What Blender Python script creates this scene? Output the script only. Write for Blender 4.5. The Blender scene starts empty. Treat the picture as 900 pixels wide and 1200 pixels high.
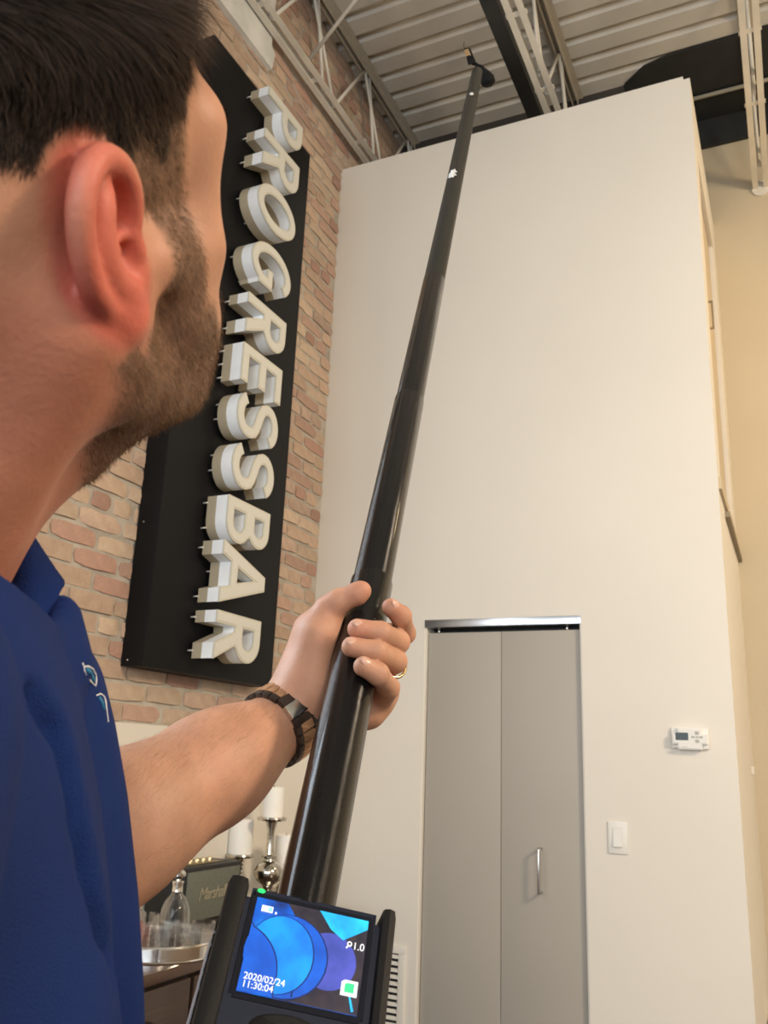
import bpy, bmesh, math, random
import numpy as np
from mathutils import Vector, Matrix, noise as mnoise

SC = bpy.context.scene
COL = SC.collection
# ------------------------------------------------------------------ camera
H = 1.45                                   # eye height of the camera
YAW, PIT, ROL, FPX = -0.4427, 0.277, 0.0405, 1017.0
_f = Vector((math.sin(YAW)*math.cos(PIT), math.cos(YAW)*math.cos(PIT), math.sin(PIT)))
_r0 = Vector((math.cos(YAW), -math.sin(YAW), 0)); _u0 = _r0.cross(_f)
_r = _r0*math.cos(ROL)+_u0*math.sin(ROL); _u = -_r0*math.sin(ROL)+_u0*math.cos(ROL)
CAM = Vector((0, 0, H))
cd = bpy.data.cameras.new('camera'); cam = bpy.data.objects.new('camera', cd); COL.objects.link(cam)
m = Matrix.Identity(4)
for i in range(3):
    m[i][0] = _r[i]; m[i][1] = _u[i]; m[i][2] = -_f[i]; m[i][3] = CAM[i]
cam.matrix_world = m
cd.sensor_fit = 'VERTICAL'; cd.sensor_height = 36.0; cd.lens = FPX/1200*36.0
cd.clip_start = 0.02; cd.clip_end = 100
cd.dof.use_dof = True; cd.dof.focus_distance = 0.85; cd.dof.aperture_fstop = cd.lens/1.5
SC.camera = cam
SC.view_settings.view_transform = 'Standard'; SC.view_settings.look = 'None'
SC.view_settings.exposure = 0.36; SC.view_settings.gamma = 1.0

def ray(x, y): return _f+_r*((x-450)/FPX)+_u*((600-y)/FPX)
def P(x, y, d): return CAM+ray(x, y)*d           # a point d metres in front of the lens
def onX(x, y, X): r = ray(x, y); return CAM+r*(X/r.x)
def onY(x, y, Y): r = ray(x, y); return CAM+r*(Y/r.y)
def onZ(x, y, Z): r = ray(x, y); return CAM+r*((Z-H)/r.z)

# ------------------------------------------------------------------ light
W = bpy.data.worlds.new('world'); SC.world = W; W.use_nodes = True
W.node_tree.nodes['Background'].inputs[0].default_value = (0.62, 0.62, 0.64, 1)
W.node_tree.nodes['Background'].inputs[1].default_value = 0.35
def area(name, loc, target, sx, sy, power, color, spread=math.pi):
    l = bpy.data.lights.new(name, 'AREA'); l.shape = 'RECTANGLE'; l.size = sx; l.size_y = sy
    l.energy = power; l.color = color; l.spread = spread
    o = bpy.data.objects.new(name, l); COL.objects.link(o); o.location = loc
    o.rotation_euler = (Vector(target)-Vector(loc)).to_track_quat('-Z', 'Y').to_euler()
    return o
area('daylight_window_light', (-0.2, -3.70, 2.35), (-0.2, 0, 2.2), 2.6, 2.2, 95, (0.80, 0.90, 1.0))
area('daylight_window_light', (2.6, -3.70, 2.35), (2.6, 0, 2.2), 1.6, 2.2, 75, (0.86, 0.93, 1.0))
area('pendant_light', (2.6, 1.2, 3.4), (0.6, 2.6, 1.2), 0.7, 0.7, 95, (1.0, 0.80, 0.58))
area('stair_light', (1.35, 3.9, 4.25), (-0.1, 4.6, 2.6), 0.35, 0.35, 11, (1.0, 0.74, 0.42))
area('side_window_light', (-1.985, .45, 2.55), (0, .45, 2.45), .92, 1.35, 26, (0.80, 0.90, 1.0))
area('warm_area_light', (1.3, -0.9, 2.6), (-0.2, 0.3, 1.5), 0.5, 0.5, 10, (1.0, 0.80, 0.62))  # small warm area light, high on the right, aimed at the man

# ------------------------------------------------------------------ materials
MATS = {}
def mat(name, col, rough=.5, metal=0., var=0., vscale=8., bump=0., bscale=60., spec=.5, col2=None, rand=0., coat=0., sss=0.,
        trans=0., ior=1.45, emit=None, estr=0., stretch=(1,1,1), coord='Object', detail=4):
    if name in MATS: return MATS[name]
    m = bpy.data.materials.new(name); m.use_nodes = True; nt = m.node_tree; N = nt.nodes; L = nt.links
    b = N['Principled BSDF']
    b.inputs['Base Color'].default_value = (*col, 1); b.inputs['Roughness'].default_value = rough
    b.inputs['Metallic'].default_value = metal; b.inputs['Specular IOR Level'].default_value = spec
    b.inputs['IOR'].default_value = ior; b.inputs['Transmission Weight'].default_value = trans
    b.inputs['Coat Weight'].default_value = coat; b.inputs['Coat Roughness'].default_value = .08
    if sss:
        b.inputs['Subsurface Weight'].default_value = sss; b.inputs['Subsurface Radius'].default_value = (1, .35, .2)
        b.inputs['Subsurface Scale'].default_value = .006
    if emit: b.inputs['Emission Color'].default_value = (*emit, 1); b.inputs['Emission Strength'].default_value = estr
    tc = N.new('ShaderNodeTexCoord'); mp = N.new('ShaderNodeMapping'); L.new(tc.outputs[coord], mp.inputs[0]); mp.inputs['Scale'].default_value = stretch
    out = None
    if var or col2:
        n = N.new('ShaderNodeTexNoise'); n.inputs['Scale'].default_value = vscale; n.inputs['Detail'].default_value = detail
        L.new(mp.outputs[0], n.inputs['Vector'])
        mx = N.new('ShaderNodeMix'); mx.data_type = 'RGBA'
        c2 = col2 if col2 else tuple(c*(1-var) for c in col); c1 = col if col2 else tuple(min(1, c*(1+var)) for c in col)
        mx.inputs[6].default_value = (*c1, 1); mx.inputs[7].default_value = (*c2, 1)
        rmp = N.new('ShaderNodeMapRange'); rmp.inputs[1].default_value = .32; rmp.inputs[2].default_value = .68
        L.new(n.outputs[0], rmp.inputs[0]); L.new(rmp.outputs[0], mx.inputs[0]); out = mx.outputs[2]
    if rand:
        oi = N.new('ShaderNodeObjectInfo'); hs = N.new('ShaderNodeHueSaturation')
        r1 = N.new('ShaderNodeMapRange'); hs.inputs['Saturation'].default_value = .88; r1.inputs[3].default_value = 1-rand; r1.inputs[4].default_value = 1+rand
        L.new(oi.outputs['Random'], r1.inputs[0]); L.new(r1.outputs[0], hs.inputs['Value'])
        if out: L.new(out, hs.inputs['Color'])
        else: hs.inputs['Color'].default_value = (*col, 1)
        out = hs.outputs[0]
    if out: L.new(out, b.inputs['Base Color'])
    if bump:
        n2 = N.new('ShaderNodeTexNoise'); n2.inputs['Scale'].default_value = bscale; n2.inputs['Detail'].default_value = 5
        L.new(mp.outputs[0], n2.inputs['Vector'])
        bp = N.new('ShaderNodeBump'); bp.inputs['Strength'].default_value = bump; bp.inputs['Distance'].default_value = .004
        L.new(n2.outputs[0], bp.inputs['Height']); L.new(bp.outputs[0], b.inputs['Normal'])
    MATS[name] = m
    return m

# ------------------------------------------------------------------ mesh helpers
def link(name, me, mt=None, parent=None, smooth=False):
    o = bpy.data.objects.new(name, me); COL.objects.link(o)
    if mt is not None:
        me.materials.clear()
        for q in (mt if isinstance(mt, (list, tuple)) else [mt]): me.materials.append(q)
    if parent is not None: o.parent = parent
    if smooth: me.shade_smooth()
    return o
def from_bm(name, bm, mt=None, parent=None, smooth=False, angle=None):
    me = bpy.data.meshes.new(name); bm.to_mesh(me); bm.free()
    o = link(name, me, mt, parent, smooth)
    if angle is not None:
        me.shade_smooth(); me.set_sharp_from_angle(angle=math.radians(angle))
    return o
def thing(name, label, cat, loc=(0, 0, 0), group=None):
    o = bpy.data.objects.new(name, None); COL.objects.link(o); o.location = loc; o.empty_display_size = .05
    o['label'] = label; o['category'] = cat
    if group: o['group'] = group
    return o
def tag(o, label=None, cat=None, group=None, kind=None):
    if label: o['label'] = label
    if cat: o['category'] = cat
    if group: o['group'] = group
    if kind: o['kind'] = kind
    return o
def wbox(bm, a, b, bev=0.0):
    """axis-aligned box between two corners (local coordinates)"""
    a = Vector(a); b = Vector(b)
    lo = Vector([min(a[i], b[i]) for i in range(3)]); hi = Vector([max(a[i], b[i]) for i in range(3)])
    r = bmesh.ops.create_cube(bm, size=1); vs = r['verts']
    for v in vs: v.co = Vector([lo[i]+(v.co[i]+.5)*(hi[i]-lo[i]) for i in range(3)])
    if bev > 0:
        es = list({e for v in vs for e in v.link_edges})
        bmesh.ops.bevel(bm, geom=es, offset=bev, segments=2, affect='EDGES', profile=.6)
def box(name, a, b, mt, parent=None, bev=0.0, off=None):
    bm = bmesh.new(); wbox(bm, a, b, bev)
    if off is not None: bmesh.ops.translate(bm, vec=-Vector(off), verts=bm.verts)
    return from_bm(name, bm, mt, parent, angle=40 if bev else None)
def frame_of(d):
    d = Vector(d).normalized(); h = Vector((0, 0, 1)) if abs(d.z) < .95 else Vector((1, 0, 0))
    x = d.cross(h).normalized(); y = d.cross(x).normalized()
    return x, y, d
def tube(bm, pts, rad, n=12, cap=True):
    """swept round tube through points"""
    pts = [Vector(p) for p in pts]; k = len(pts)
    if not isinstance(rad, (list, tuple)): rad = [rad]*k
    x, y, _ = frame_of(pts[1]-pts[0]); rings = []
    for i, p in enumerate(pts):
        if i == 0: d = pts[1]-p
        elif i == k-1: d = p-pts[-2]
        else: d = (pts[i+1]-p).normalized()+(p-pts[i-1]).normalized()
        d.normalize(); x = (x-d*x.dot(d)).normalized(); y = d.cross(x)
        rings.append([bm.verts.new(p+(x*math.cos(2*math.pi*j/n)+y*math.sin(2*math.pi*j/n))*rad[i]) for j in range(n)])
    for a, b in zip(rings, rings[1:]):
        for j in range(n): bm.faces.new((a[j], a[(j+1) % n], b[(j+1) % n], b[j]))
    if cap:
        bm.faces.new(list(reversed(rings[0]))); bm.faces.new(rings[-1])
def lathe(bm, prof, n=32, c=(0, 0, 0), close=True):
    """profile of (radius, z) spun about z"""
    c = Vector(c); rings = []
    for r, z in prof:
        if r < 1e-6: rings.append([bm.verts.new(c+Vector((0, 0, z)))])
        else: rings.append([bm.verts.new(c+Vector((r*math.cos(2*math.pi*j/n), r*math.sin(2*math.pi*j/n), z))) for j in range(n)])
    for a, b in zip(rings, rings[1:]):
        if len(a) == 1 and len(b) == 1: continue
        for j in range(n):
            k = (j+1) % n
            if len(a) == 1: bm.faces.new((a[0], b[k], b[j]))
            elif len(b) == 1: bm.faces.new((a[j], a[k], b[0]))
            else: bm.faces.new((a[j], a[k], b[k], b[j]))
def lathe_obj(name, prof, mt, parent=None, n=32, c=(0, 0, 0)):
    bm = bmesh.new(); lathe(bm, prof, n, c); return from_bm(name, bm, mt, parent, angle=35)
def prism(bm, poly, axis, lo, hi):
    """extrude a 2D polygon (list of pairs in the two other axes, in order) along axis from lo to hi"""
    def mk(p, t):
        if axis == 0: return Vector((t, p[0], p[1]))
        if axis == 1: return Vector((p[0], t, p[1]))
        return Vector((p[0], p[1], t))
    a = [bm.verts.new(mk(p, lo)) for p in poly]; b = [bm.verts.new(mk(p, hi)) for p in poly]
    bm.faces.new(a); bm.faces.new(list(reversed(b)))
    k = len(poly)
    for i in range(k): bm.faces.new((a[i], b[i], b[(i+1) % k], a[(i+1) % k]))
    bmesh.ops.recalc_face_normals(bm, faces=bm.faces)
def text_mesh(body, size, extrude=0., offset=0., shear=0., align='CENTER', space=1., bevel=0.):
    cu = bpy.data.curves.new('t', 'FONT'); cu.body = body; cu.size = size; cu.extrude = extrude; cu.offset = offset
    cu.shear = shear; cu.align_x = align; cu.align_y = 'CENTER'; cu.space_character = space; cu.bevel_depth = bevel
    cu.resolution_u = 6
    o = bpy.data.objects.new('t', cu); COL.objects.link(o)
    dg = bpy.context.evaluated_depsgraph_get(); dg.update()
    me = bpy.data.meshes.new_from_object(o.evaluated_get(dg)); bpy.data.objects.remove(o)
    return me
random.seed(7)

# =================================================================== THE SETTING
XW, YW, YF, ZD = -2.052, 3.60, 4.85, H+3.86       # brick wall, white wall, far wall, underside of deck
XR, YB = 4.0, -3.8
ZB = H+0.083                                       # foot of the exposed brick
paint = mat('white_wall_paint', (.74, .695, .61), .72, var=.02, vscale=1.5, bump=.04, bscale=90)
paint_y = mat('cream_wall_paint', (.56, .475, .335), .75, var=.03, vscale=2, bump=.05, bscale=90)
floor_m = mat('dark_wood_floor', (.12, .075, .045), .35, var=.3, vscale=6, stretch=(1, 12, 1))
mortar_m = mat('grey_mortar', (.52, .47, .39), .95, col2=(.36, .32, .265), vscale=9, bump=.9, bscale=60)
S = 'structure'
tag(box('floor', (XW-.3, YB-.1, -.1), (XR+.1, YF+.3, 0), floor_m), kind=S)
bw = box('wall_left', (XW-.3, YB, ZB), (XW-.002, YF, ZD+.1), mortar_m); tag(bw, 'exposed common brick wall with grey mortar', kind=S)
tag(box('wall_left_lower', (XW-.3, YB, 0), (XW+.004, YW, ZB), paint), 'smooth white wall below the exposed brick', kind=S)
tag(box('wall_far', (-.9, YF, 0), (XR, YF+.15, ZD+.1), paint_y), 'cream wall far back to the right of the white block', kind=S)
tag(box('wall_right', (XR, YB, 0), (XR+.1, YF, ZD+.1), paint), kind=S)
# back wall with two window openings behind the camera
bm = bmesh.new()
for a, b in (((XW-.3, 0), (XR, 1.2)), ((XW-.3, 3.5), (XR, ZD+.1)), ((XW-.3, 1.2), (-1.55, 3.5)), ((1.15, 1.2), (1.75, 3.5)), ((3.45, 1.2), (XR, 3.5))):
    wbox(bm, (a[0], YB-.1, a[1]), (b[0], YB, b[1]))
tag(from_bm('wall_back', bm, paint), kind=S)
# white block: front face with its door opening, side face with its opening
XC = -.212; ZT = H+3.145
dx0, dx1, dz1 = -.411*3.6, -.217*3.6, H+.603
bm = bmesh.new()
th = .12
wbox(bm, (XW-.01, YW, 0), (dx0, YW+th, ZT)); wbox(bm, (dx1, YW, 0), (XC-.03, YW+th, ZT)); wbox(bm, (dx0, YW, dz1), (dx1, YW+th, ZT))
wbox(bm, (XC-.03, YW, 0), (XC, YW+.03, ZT-.018))
tag(from_bm('wall_front', bm, paint), 'tall plain white wall holding the grey bifold door', kind=S)
bm = bmesh.new()
sy0, sy1, sz0, sz1 = 3.80, 4.60, H+1.17, H+2.83
X0, X1 = XC-.10, XC
wbox(bm, (X0, YW+.03, 0), (X1, YF, sz0)); wbox(bm, (X0, YW+.03, sz1), (X1, YF, ZT-.018))
wbox(bm, (X0, YW+.03, sz0), (X1, sy0, sz1)); wbox(bm, (X0, sy1, sz0), (X1, YF, sz1))
tag(from_bm('wall_side', bm, paint), 'narrow receding side face of the white block', kind=S)
tag(box('wall_top', (XW, YW+th, ZT-.1), (XC-.1, YF, ZT-.03), paint), kind=S)
# upper loft panel set into the side face
door_y = mat('loft_door_paint', (.58, .48, .34), .6, var=.03)
hatch = box('door_2', (XC-.05, sy0+.008, sz0+.006), (XC-.022, sy1-.008, sz1-.008), door_y); tag(hatch, 'tall cream door high in the side of the white block', kind=S)
bm = bmesh.new()
tube(bm, [(XC-.024, 3.99, H+2.16), (XC+.006, 3.99, H+2.16), (XC+.006, 3.99, H+2.02), (XC-.024, 3.99, H+2.02)], .006, 8)
from_bm('door_handle', bm, mat('pewter_handle', (.35, .29, .2), .35, .8), hatch)
tag(box('trim_1', (XC-.001, 3.93, H+1.075), (XC+.02, YF, H+1.10), mat('dark_trim_grey', (.28, .23, .16), .6)), 'thin dark ledge strip below the upper cream door', kind=S)  # ledge strip in dark grey-brown
tag(box('trim_2', (XC-.001, YW+.03, H+1.115), (XC+.012, YF, sz0-.004), paint_y), kind=S)

# tall side window in the brick wall, left of the frame
wf = mat('black_window_frame', (.02, .02, .02), .5)
w1 = bpy.data.objects.new('window_1', None); COL.objects.link(w1); w1['kind'] = S; w1['label'] = 'tall black-framed side window in the brick wall'; w1.location = (XW+.012, .45, 2.55)
for a, b in (((-.50, -.72), (.50, -.675)), ((-.50, .675), (.50, .72)), ((-.50, -.675), (-.46, .675)), ((.46, -.675), (.50, .675)), ((-.46, -.01), (.46, .01))):
    box('window_frame', (.0, a[0], a[1]), (.035, b[0], b[1]), wf, w1)
box('pane', (.010, -.46, -.675), (.014, .46, .675), mat('sky_lit_pane', (.5, .55, .6), .1, emit=(.75, .88, 1.0), estr=3.0), w1)
# ---- ceiling: corrugated steel deck running left to right
deck_m = mat('painted_steel_deck', (.64, .60, .52), .55, var=.06, vscale=3, bump=.05)
bm = bmesh.new()
per = .155; prof = [(0, 0), (.098, 0), (.110, .038), (.143, .038)]
y0 = 4.36
pts = []
k = 0
y = y0
n_r = int((y0-YB)/per)+1
for i in range(n_r):
    yy = y0-i*per
    for a, z in prof: pts.append((yy-a, ZD+z))
va = [bm.verts.new((XW-.02, p[0], p[1])) for p in pts]; vb = [bm.verts.new((XR, p[0], p[1])) for p in pts]
for i in range(len(pts)-1): bm.faces.new((va[i], va[i+1], vb[i+1], vb[i]))
va2 = [bm.verts.new((XW-.02, p[0], ZD+.09)) for p in (pts[0], pts[-1])]; vb2 = [bm.verts.new((XR, p[0], ZD+.09)) for p in (pts[0], pts[-1])]
bm.faces.new((va2[0], va2[1], vb2[1], vb2[0]))
bmesh.ops.recalc_face_normals(bm, faces=bm.faces)
tag(from_bm('ceiling', bm, deck_m), 'painted corrugated steel roof deck', kind=S)
dark_m = mat('black_painted_steel', (.018, .018, .017), .45, var=.2, bump=.05)
char_m = mat('charcoal_duct', (.022, .023, .022), .6, var=.15)
tag(box('shade_strip', (XW, 4.36, H+3.60), (-.62, 4.46, ZD+.05), mat('painted_shade_brown', (.05, .042, .035), .7)), 'dark strip painted as shade where the roof deck ends above the white wall', kind=S)  # dark strip put in for the shade on the wall behind the deck's end
tag(box('ceiling_rear', (XW, 4.36, ZD+.04), (XR, YF+.1, ZD+.1), deck_m), kind=S)
# ---- black soffit over the rear of the block (rounded left end), with a pale pipe across it
so = thing('soffit', 'black soffit with a slanted left end where the deck meets the cream wall', 'soffit', (-.3, 4.25, ZD-.012))
bm = bmesh.new()
prism(bm, [(-.72, YF-.005), (-.69, 4.50), (-.61, 4.34), (-.49, 4.245), (-.36, 4.215), (1.0, 4.205), (2.2, 4.205), (2.2, YF-.005)], 2, ZD-.014, ZD-.001)
bmesh.ops.translate(bm, vec=-so.location, verts=bm.verts)
from_bm('soffit_panel', bm, char_m, so)
box('soffit_face', (-.72, YF-.03, H+3.66), (2.2, YF-.004, ZD-.014), char_m, so, off=so.location)
bm = bmesh.new(); tube(bm, [(-.30, 4.59, ZD-.030), (2.1, 4.59, ZD-.030)], .012, 10)
bmesh.ops.translate(bm, vec=-so.location, verts=bm.verts)
from_bm('pipe', bm, mat('cream_pipe', (.62, .55, .40), .4), so, smooth=True)

# ---- open-web roof joists
joist_m = mat('white_joist_paint', (.66, .62, .53), .5, var=.07, vscale=6)
tan_m = mat('tan_joist_paint', (.50, .44, .34), .55, var=.08, vscale=5)
def joist(label, X, zb, zt, ya, yb, lm, um, step=.62, plates=False, gap=.028, first=0.):
    t = thing('roof_joist', label, 'joist', (X, ya, zb), 'open-web joists under the roof deck')
    O = t.location
    for s in (-1, 1):                       # paired angles of the lower chord
        bm = bmesh.new(); wbox(bm, (s*gap/2, 0, 0), (s*(gap/2+.030), yb-ya, .005)); wbox(bm, (s*gap/2, 0, .005), (s*(gap/2+.005), yb-ya, .036))
        from_bm('lower_chord', bm, lm, t)
    bm = bmesh.new(); wbox(bm, (-.046, 0, zt-zb-.006), (.046, yb-ya, zt-zb)); wbox(bm, (-.018, 0, zt-zb-.045), (-.012, yb-ya, zt-zb-.006)); wbox(bm, (.012, 0, zt-zb-.045), (.018, yb-ya, zt-zb-.006))
    from_bm('upper_chord', bm, um, t)
    y = first; h = zt-zb
    while y < yb-ya-.05:
        for a, b in (((y, .012), (y+step*.52, h-.03)), ((y+step*.52, h-.03), (y+step, .012)), ((y+step*.62, h-.03), (y+step*.72+.05, .02))):
            if b[0] > yb-ya+.05: continue
            bm = bmesh.new(); tube(bm, [(0, a[0], a[1]), (0, b[0], b[1])], .0095, 8)
            from_bm('web_rod', bm, lm, t, smooth=True)
        y += step
    n = int((yb-ya)/.5)
    for i in range(n):
        bm = bmesh.new(); wbox(bm, (-.05, i*.5+.2, .006), (.05, i*.5+.225, .012)); from_bm('tie_plate', bm, lm, t)
    return t
zb_, zt_ = H+3.30, ZD-.004
joist('white open-web steel joist along the brick wall', -1.965, zb_, zt_, -3.6, YF, joist_m, tan_m, first=.1)
joist('white open-web steel joist right of the black beam', -.905, zb_, zt_, -3.6, YF, joist_m, tan_m, first=.4)
j3 = joist('white open-web steel joist at the right edge above the cream wall', .062, zb_, zt_, -3.6, YF, joist_m, tan_m, first=.2)
bm = bmesh.new(); bmesh.ops.create_cone(bm, cap_ends=True, segments=24, radius1=.05, radius2=.05, depth=.012)
bmesh.ops.rotate(bm, cent=(0, 0, 0), matrix=Matrix.Rotation(math.pi/2, 3, 'X'), verts=bm.verts)
bmesh.ops.translate(bm, vec=(0, YF+3.6-.006, .0), verts=bm.verts); from_bm('bearing_plate', bm, joist_m, j3)
joist('white open-web steel joist over the room to the right', 1.05, zb_, zt_, -3.6, YF, joist_m, tan_m, first=.3)
tag(box('beam', (-1.075, -3.6, H+3.42), (-1.0, YF, H+3.56), dark_m), 'long straight black beam between the roof joists', 'beam')
# bridging rod between joist 1 and 2
bm = bmesh.new(); tube(bm, [(-1.95, 3.02, H+3.345), (-1.02, 2.70, H+3.80)], .010, 8)
tag(from_bm('brace', bm, joist_m, smooth=True), 'thin white brace rod from the brick wall joist up to the deck', 'rod')
# white boxed beam end on the brick
bm = bmesh.new(); prism(bm, [(1.2, H+3.144), (2.82, H+3.144), (2.835, H+3.244), (2.80, H+3.262), (2.80, H+3.62), (1.2, H+3.62)], 0, XW+.002, XW+.030)
tag(from_bm('wall_box', bm, mat('chalky_white', (.66, .65, .60), .8, var=.12, vscale=7)), 'chalky white board on the brick wall under the roof joist', 'board')

# =================================================================== BRICKS
SY0, SY1, SZ0, SZ1 = 2.298, 3.10, H+.265, H+2.845       # sign box
XF = -1.950
brick_m = []
for i, (a, b) in enumerate([((.50, .31, .215), (.43, .265, .185)), ((.54, .38, .25), (.47, .31, .205)), ((.45, .245, .17), (.38, .22, .15)), ((.57, .43, .29), (.50, .35, .235)), ((.44, .29, .205), (.52, .37, .26))]):
    brick_m.append(mat('common_brick_%s' % 'red buff dark pale mixed'.split()[i], a, .88, col2=b, vscale=22, rand=.13, bump=.8, bscale=95))
rb = random.Random(3)
BL, BH, CH = .200, .0575, .0675
def brick_mesh(L, seed):
    r = random.Random(seed); bm = bmesh.new()
    hx, hy, hz = .0135, L/2, BH/2
    # front face 4x2 cells with jitter, chamfered back to the mortar
    ny, nz = 4, 2; g = {}
    for iy in range(ny+1):
        for iz in range(nz+1):
            e = (iy in (0, ny)) + (iz in (0, nz))
            yy = -hy+L*iy/ny; zz = -hz+BH*iz/nz
            jy = r.uniform(-.004, .004); jz = r.uniform(-.0028, .0028)
            if e == 2: yy *= .965; zz *= .88
            g[iy, iz] = bm.verts.new((hx-.0035*e+r.uniform(-.0018, .0018), yy*(.985)+jy, zz*.95+jz))
    for iy in range(ny):
        for iz in range(nz): bm.faces.new((g[iy, iz], g[iy+1, iz], g[iy+1, iz+1], g[iy, iz+1]))
    ring = [(i, 0) for i in range(ny)]+[(ny, j) for j in range(nz)]+[(i, nz) for i in range(ny, 0, -1)]+[(0, j) for j in range(nz, 0, -1)]
    bk = [bm.verts.new((-.012, max(-hy, min(hy, g[q].co.y*1.03)), max(-hz, min(hz, g[q].co.z*1.06)))) for q in ring]
    k = len(ring)
    for i in range(k): bm.faces.new((g[ring[i]], bk[i], bk[(i+1) % k], g[ring[(i+1) % k]]))
    bmesh.ops.recalc_face_normals(bm, faces=bm.faces)
    me = bpy.data.meshes.new('brick'); bm.to_mesh(me); bm.free(); me.shade_smooth(); me.set_sharp_from_angle(angle=math.radians(50))
    return me
full = []; half = []
for mi in range(5):
    for s in range(4): me = brick_mesh(BL, mi*10+s); me.materials.append(brick_m[mi]); full.append(me)
    for s in range(2): me = brick_mesh(.095, 100+mi*10+s); me.materials.append(brick_m[mi]); half.append(me)
def px(p):
    q = Vector(p)-CAM; d = q.dot(_f); return 450+FPX*q.dot(_r)/d, 600-FPX*q.dot(_u)/d, d
HEAD = [(0, 0), (285, 0), (270, 190), (255, 300), (240, 430), (205, 490), (110, 530), (30, 600), (95, 700), (135, 870), (0, 1200)]
def inpoly(x, y, poly):
    c = False; n = len(poly)
    for i in range(n):
        x1, y1 = poly[i]; x2, y2 = poly[i-1]
        if (y1 > y) != (y2 > y) and x < (x2-x1)*(y-y1)/(y2-y1)+x1: c = not c
    return c
spots = []
ncourse = int((ZD+.03-ZB)/CH)
for c in range(ncourse):
    z = ZB+CH*c+CH/2
    header = (c % 6 == 4)
    L = .095 if header else BL
    y0_ = YW if z < ZT else YF-.01
    y = y0_-.004-L/2 - (.1 if (c % 2 and not header) else 0) - (.05 if header else 0)
    if c % 2 and not header: spots.append((y0_-.052, z, .095))
    while y > YB+.15:
        spots.append((y, z, L)); y -= L+.011
vis = []; rest = []
for (y, z, L) in spots:
    if -.06 < y-L/2 < .98 and H+.36 < z < H+1.86 and y < 1.1: continue
    hid = (SY0+.05 < y-L/2 and y+L/2 < SY1+.02 and SZ0+.02 < z < SZ1-.03)
    x_, y_, d_ = px((XW, y, z)) if y > .3 else (-999, 0, 1)
    seen = -25 < x_ < 925 and -15 < y_ < 1215 and not inpoly(x_-18, y_, HEAD) and not hid and (y < YW or z > ZT)
    (vis if seen else rest).append((y, z, L, x_, y_, d_))
vis.sort(key=lambda s: s[5]); rest += vis[300:]; vis = vis[:300]
for (y, z, L, *_r_) in vis:
    wgt = [.24, .26, .14, .22, .14]; mi = rb.choices(range(5), wgt)[0]
    me = full[mi*4+rb.randrange(4)] if L > .15 else half[mi*2+rb.randrange(2)]
    o = bpy.data.objects.new('brick', me); COL.objects.link(o); o.parent = bw
    o.location = (XW-.006+rb.uniform(-.003, .004), y, z+rb.uniform(-.0015, .0015)); o.rotation_euler = (rb.uniform(-.012, .012), rb.uniform(-.03, .03), rb.uniform(-.02, .02))
bm = bmesh.new()
for (y, z, L, *_r_) in rest:
    wbox(bm, (XW-.02, y-L/2+.001, z-BH/2), (XW+.004+rb.uniform(-.004, .004), y+L/2-.001, z+BH/2))
tag(from_bm('brickwork', bm, brick_m[1], bw), kind='stuff')

# =================================================================== SIGN
sign = thing('sign', 'tall black sign box lettered PROGRESSBAR down the brick wall', 'sign', (XW, (SY0+SY1)/2, SZ0))
blk = mat('satin_black_sheet', (.0055, .0055, .006), .55, spec=.22, var=.15, vscale=3, bump=.03)
o = box('sign_box', (XW+.006, SY0, SZ0), (XF, SY1, SZ1), blk, sign, bev=.003, off=sign.location)
bm = bmesh.new()
for z in (SZ0+.02, SZ0+.5, SZ0+1.0, SZ0+1.5):
    bmesh.ops.create_icosphere(bm, subdivisions=1, radius=.004, matrix=Matrix.Translation(Vector((XW+.035, SY0-.001, z))-sign.location))
from_bm('screws', bm, mat('dull_steel', (.3, .3, .3), .4, .9), sign)
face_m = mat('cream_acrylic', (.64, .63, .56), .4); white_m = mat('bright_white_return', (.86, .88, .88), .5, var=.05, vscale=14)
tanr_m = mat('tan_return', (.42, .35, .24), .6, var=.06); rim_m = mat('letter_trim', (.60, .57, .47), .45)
def arc(cx, cy, rx, ry, a0, a1, n=14):
    return [(cx+rx*math.cos(math.radians(a0+(a1-a0)*i/n)), cy+ry*math.sin(math.radians(a0+(a1-a0)*i/n))) for i in range(n+1)]
T = .150
def bowl(w, y0, y1, x0, t=T):
    """outer and inner outline of a bowl closing against the stem"""
    r = (y1-y0)/2; c = w-r
    return arc(c, (y0+y1)/2, r, r, 90, -90), [(x0, y0+t)]+[(x0, y1-t)]+arc(c, (y0+y1)/2, r-t, r-t, 90, -90)
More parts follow.
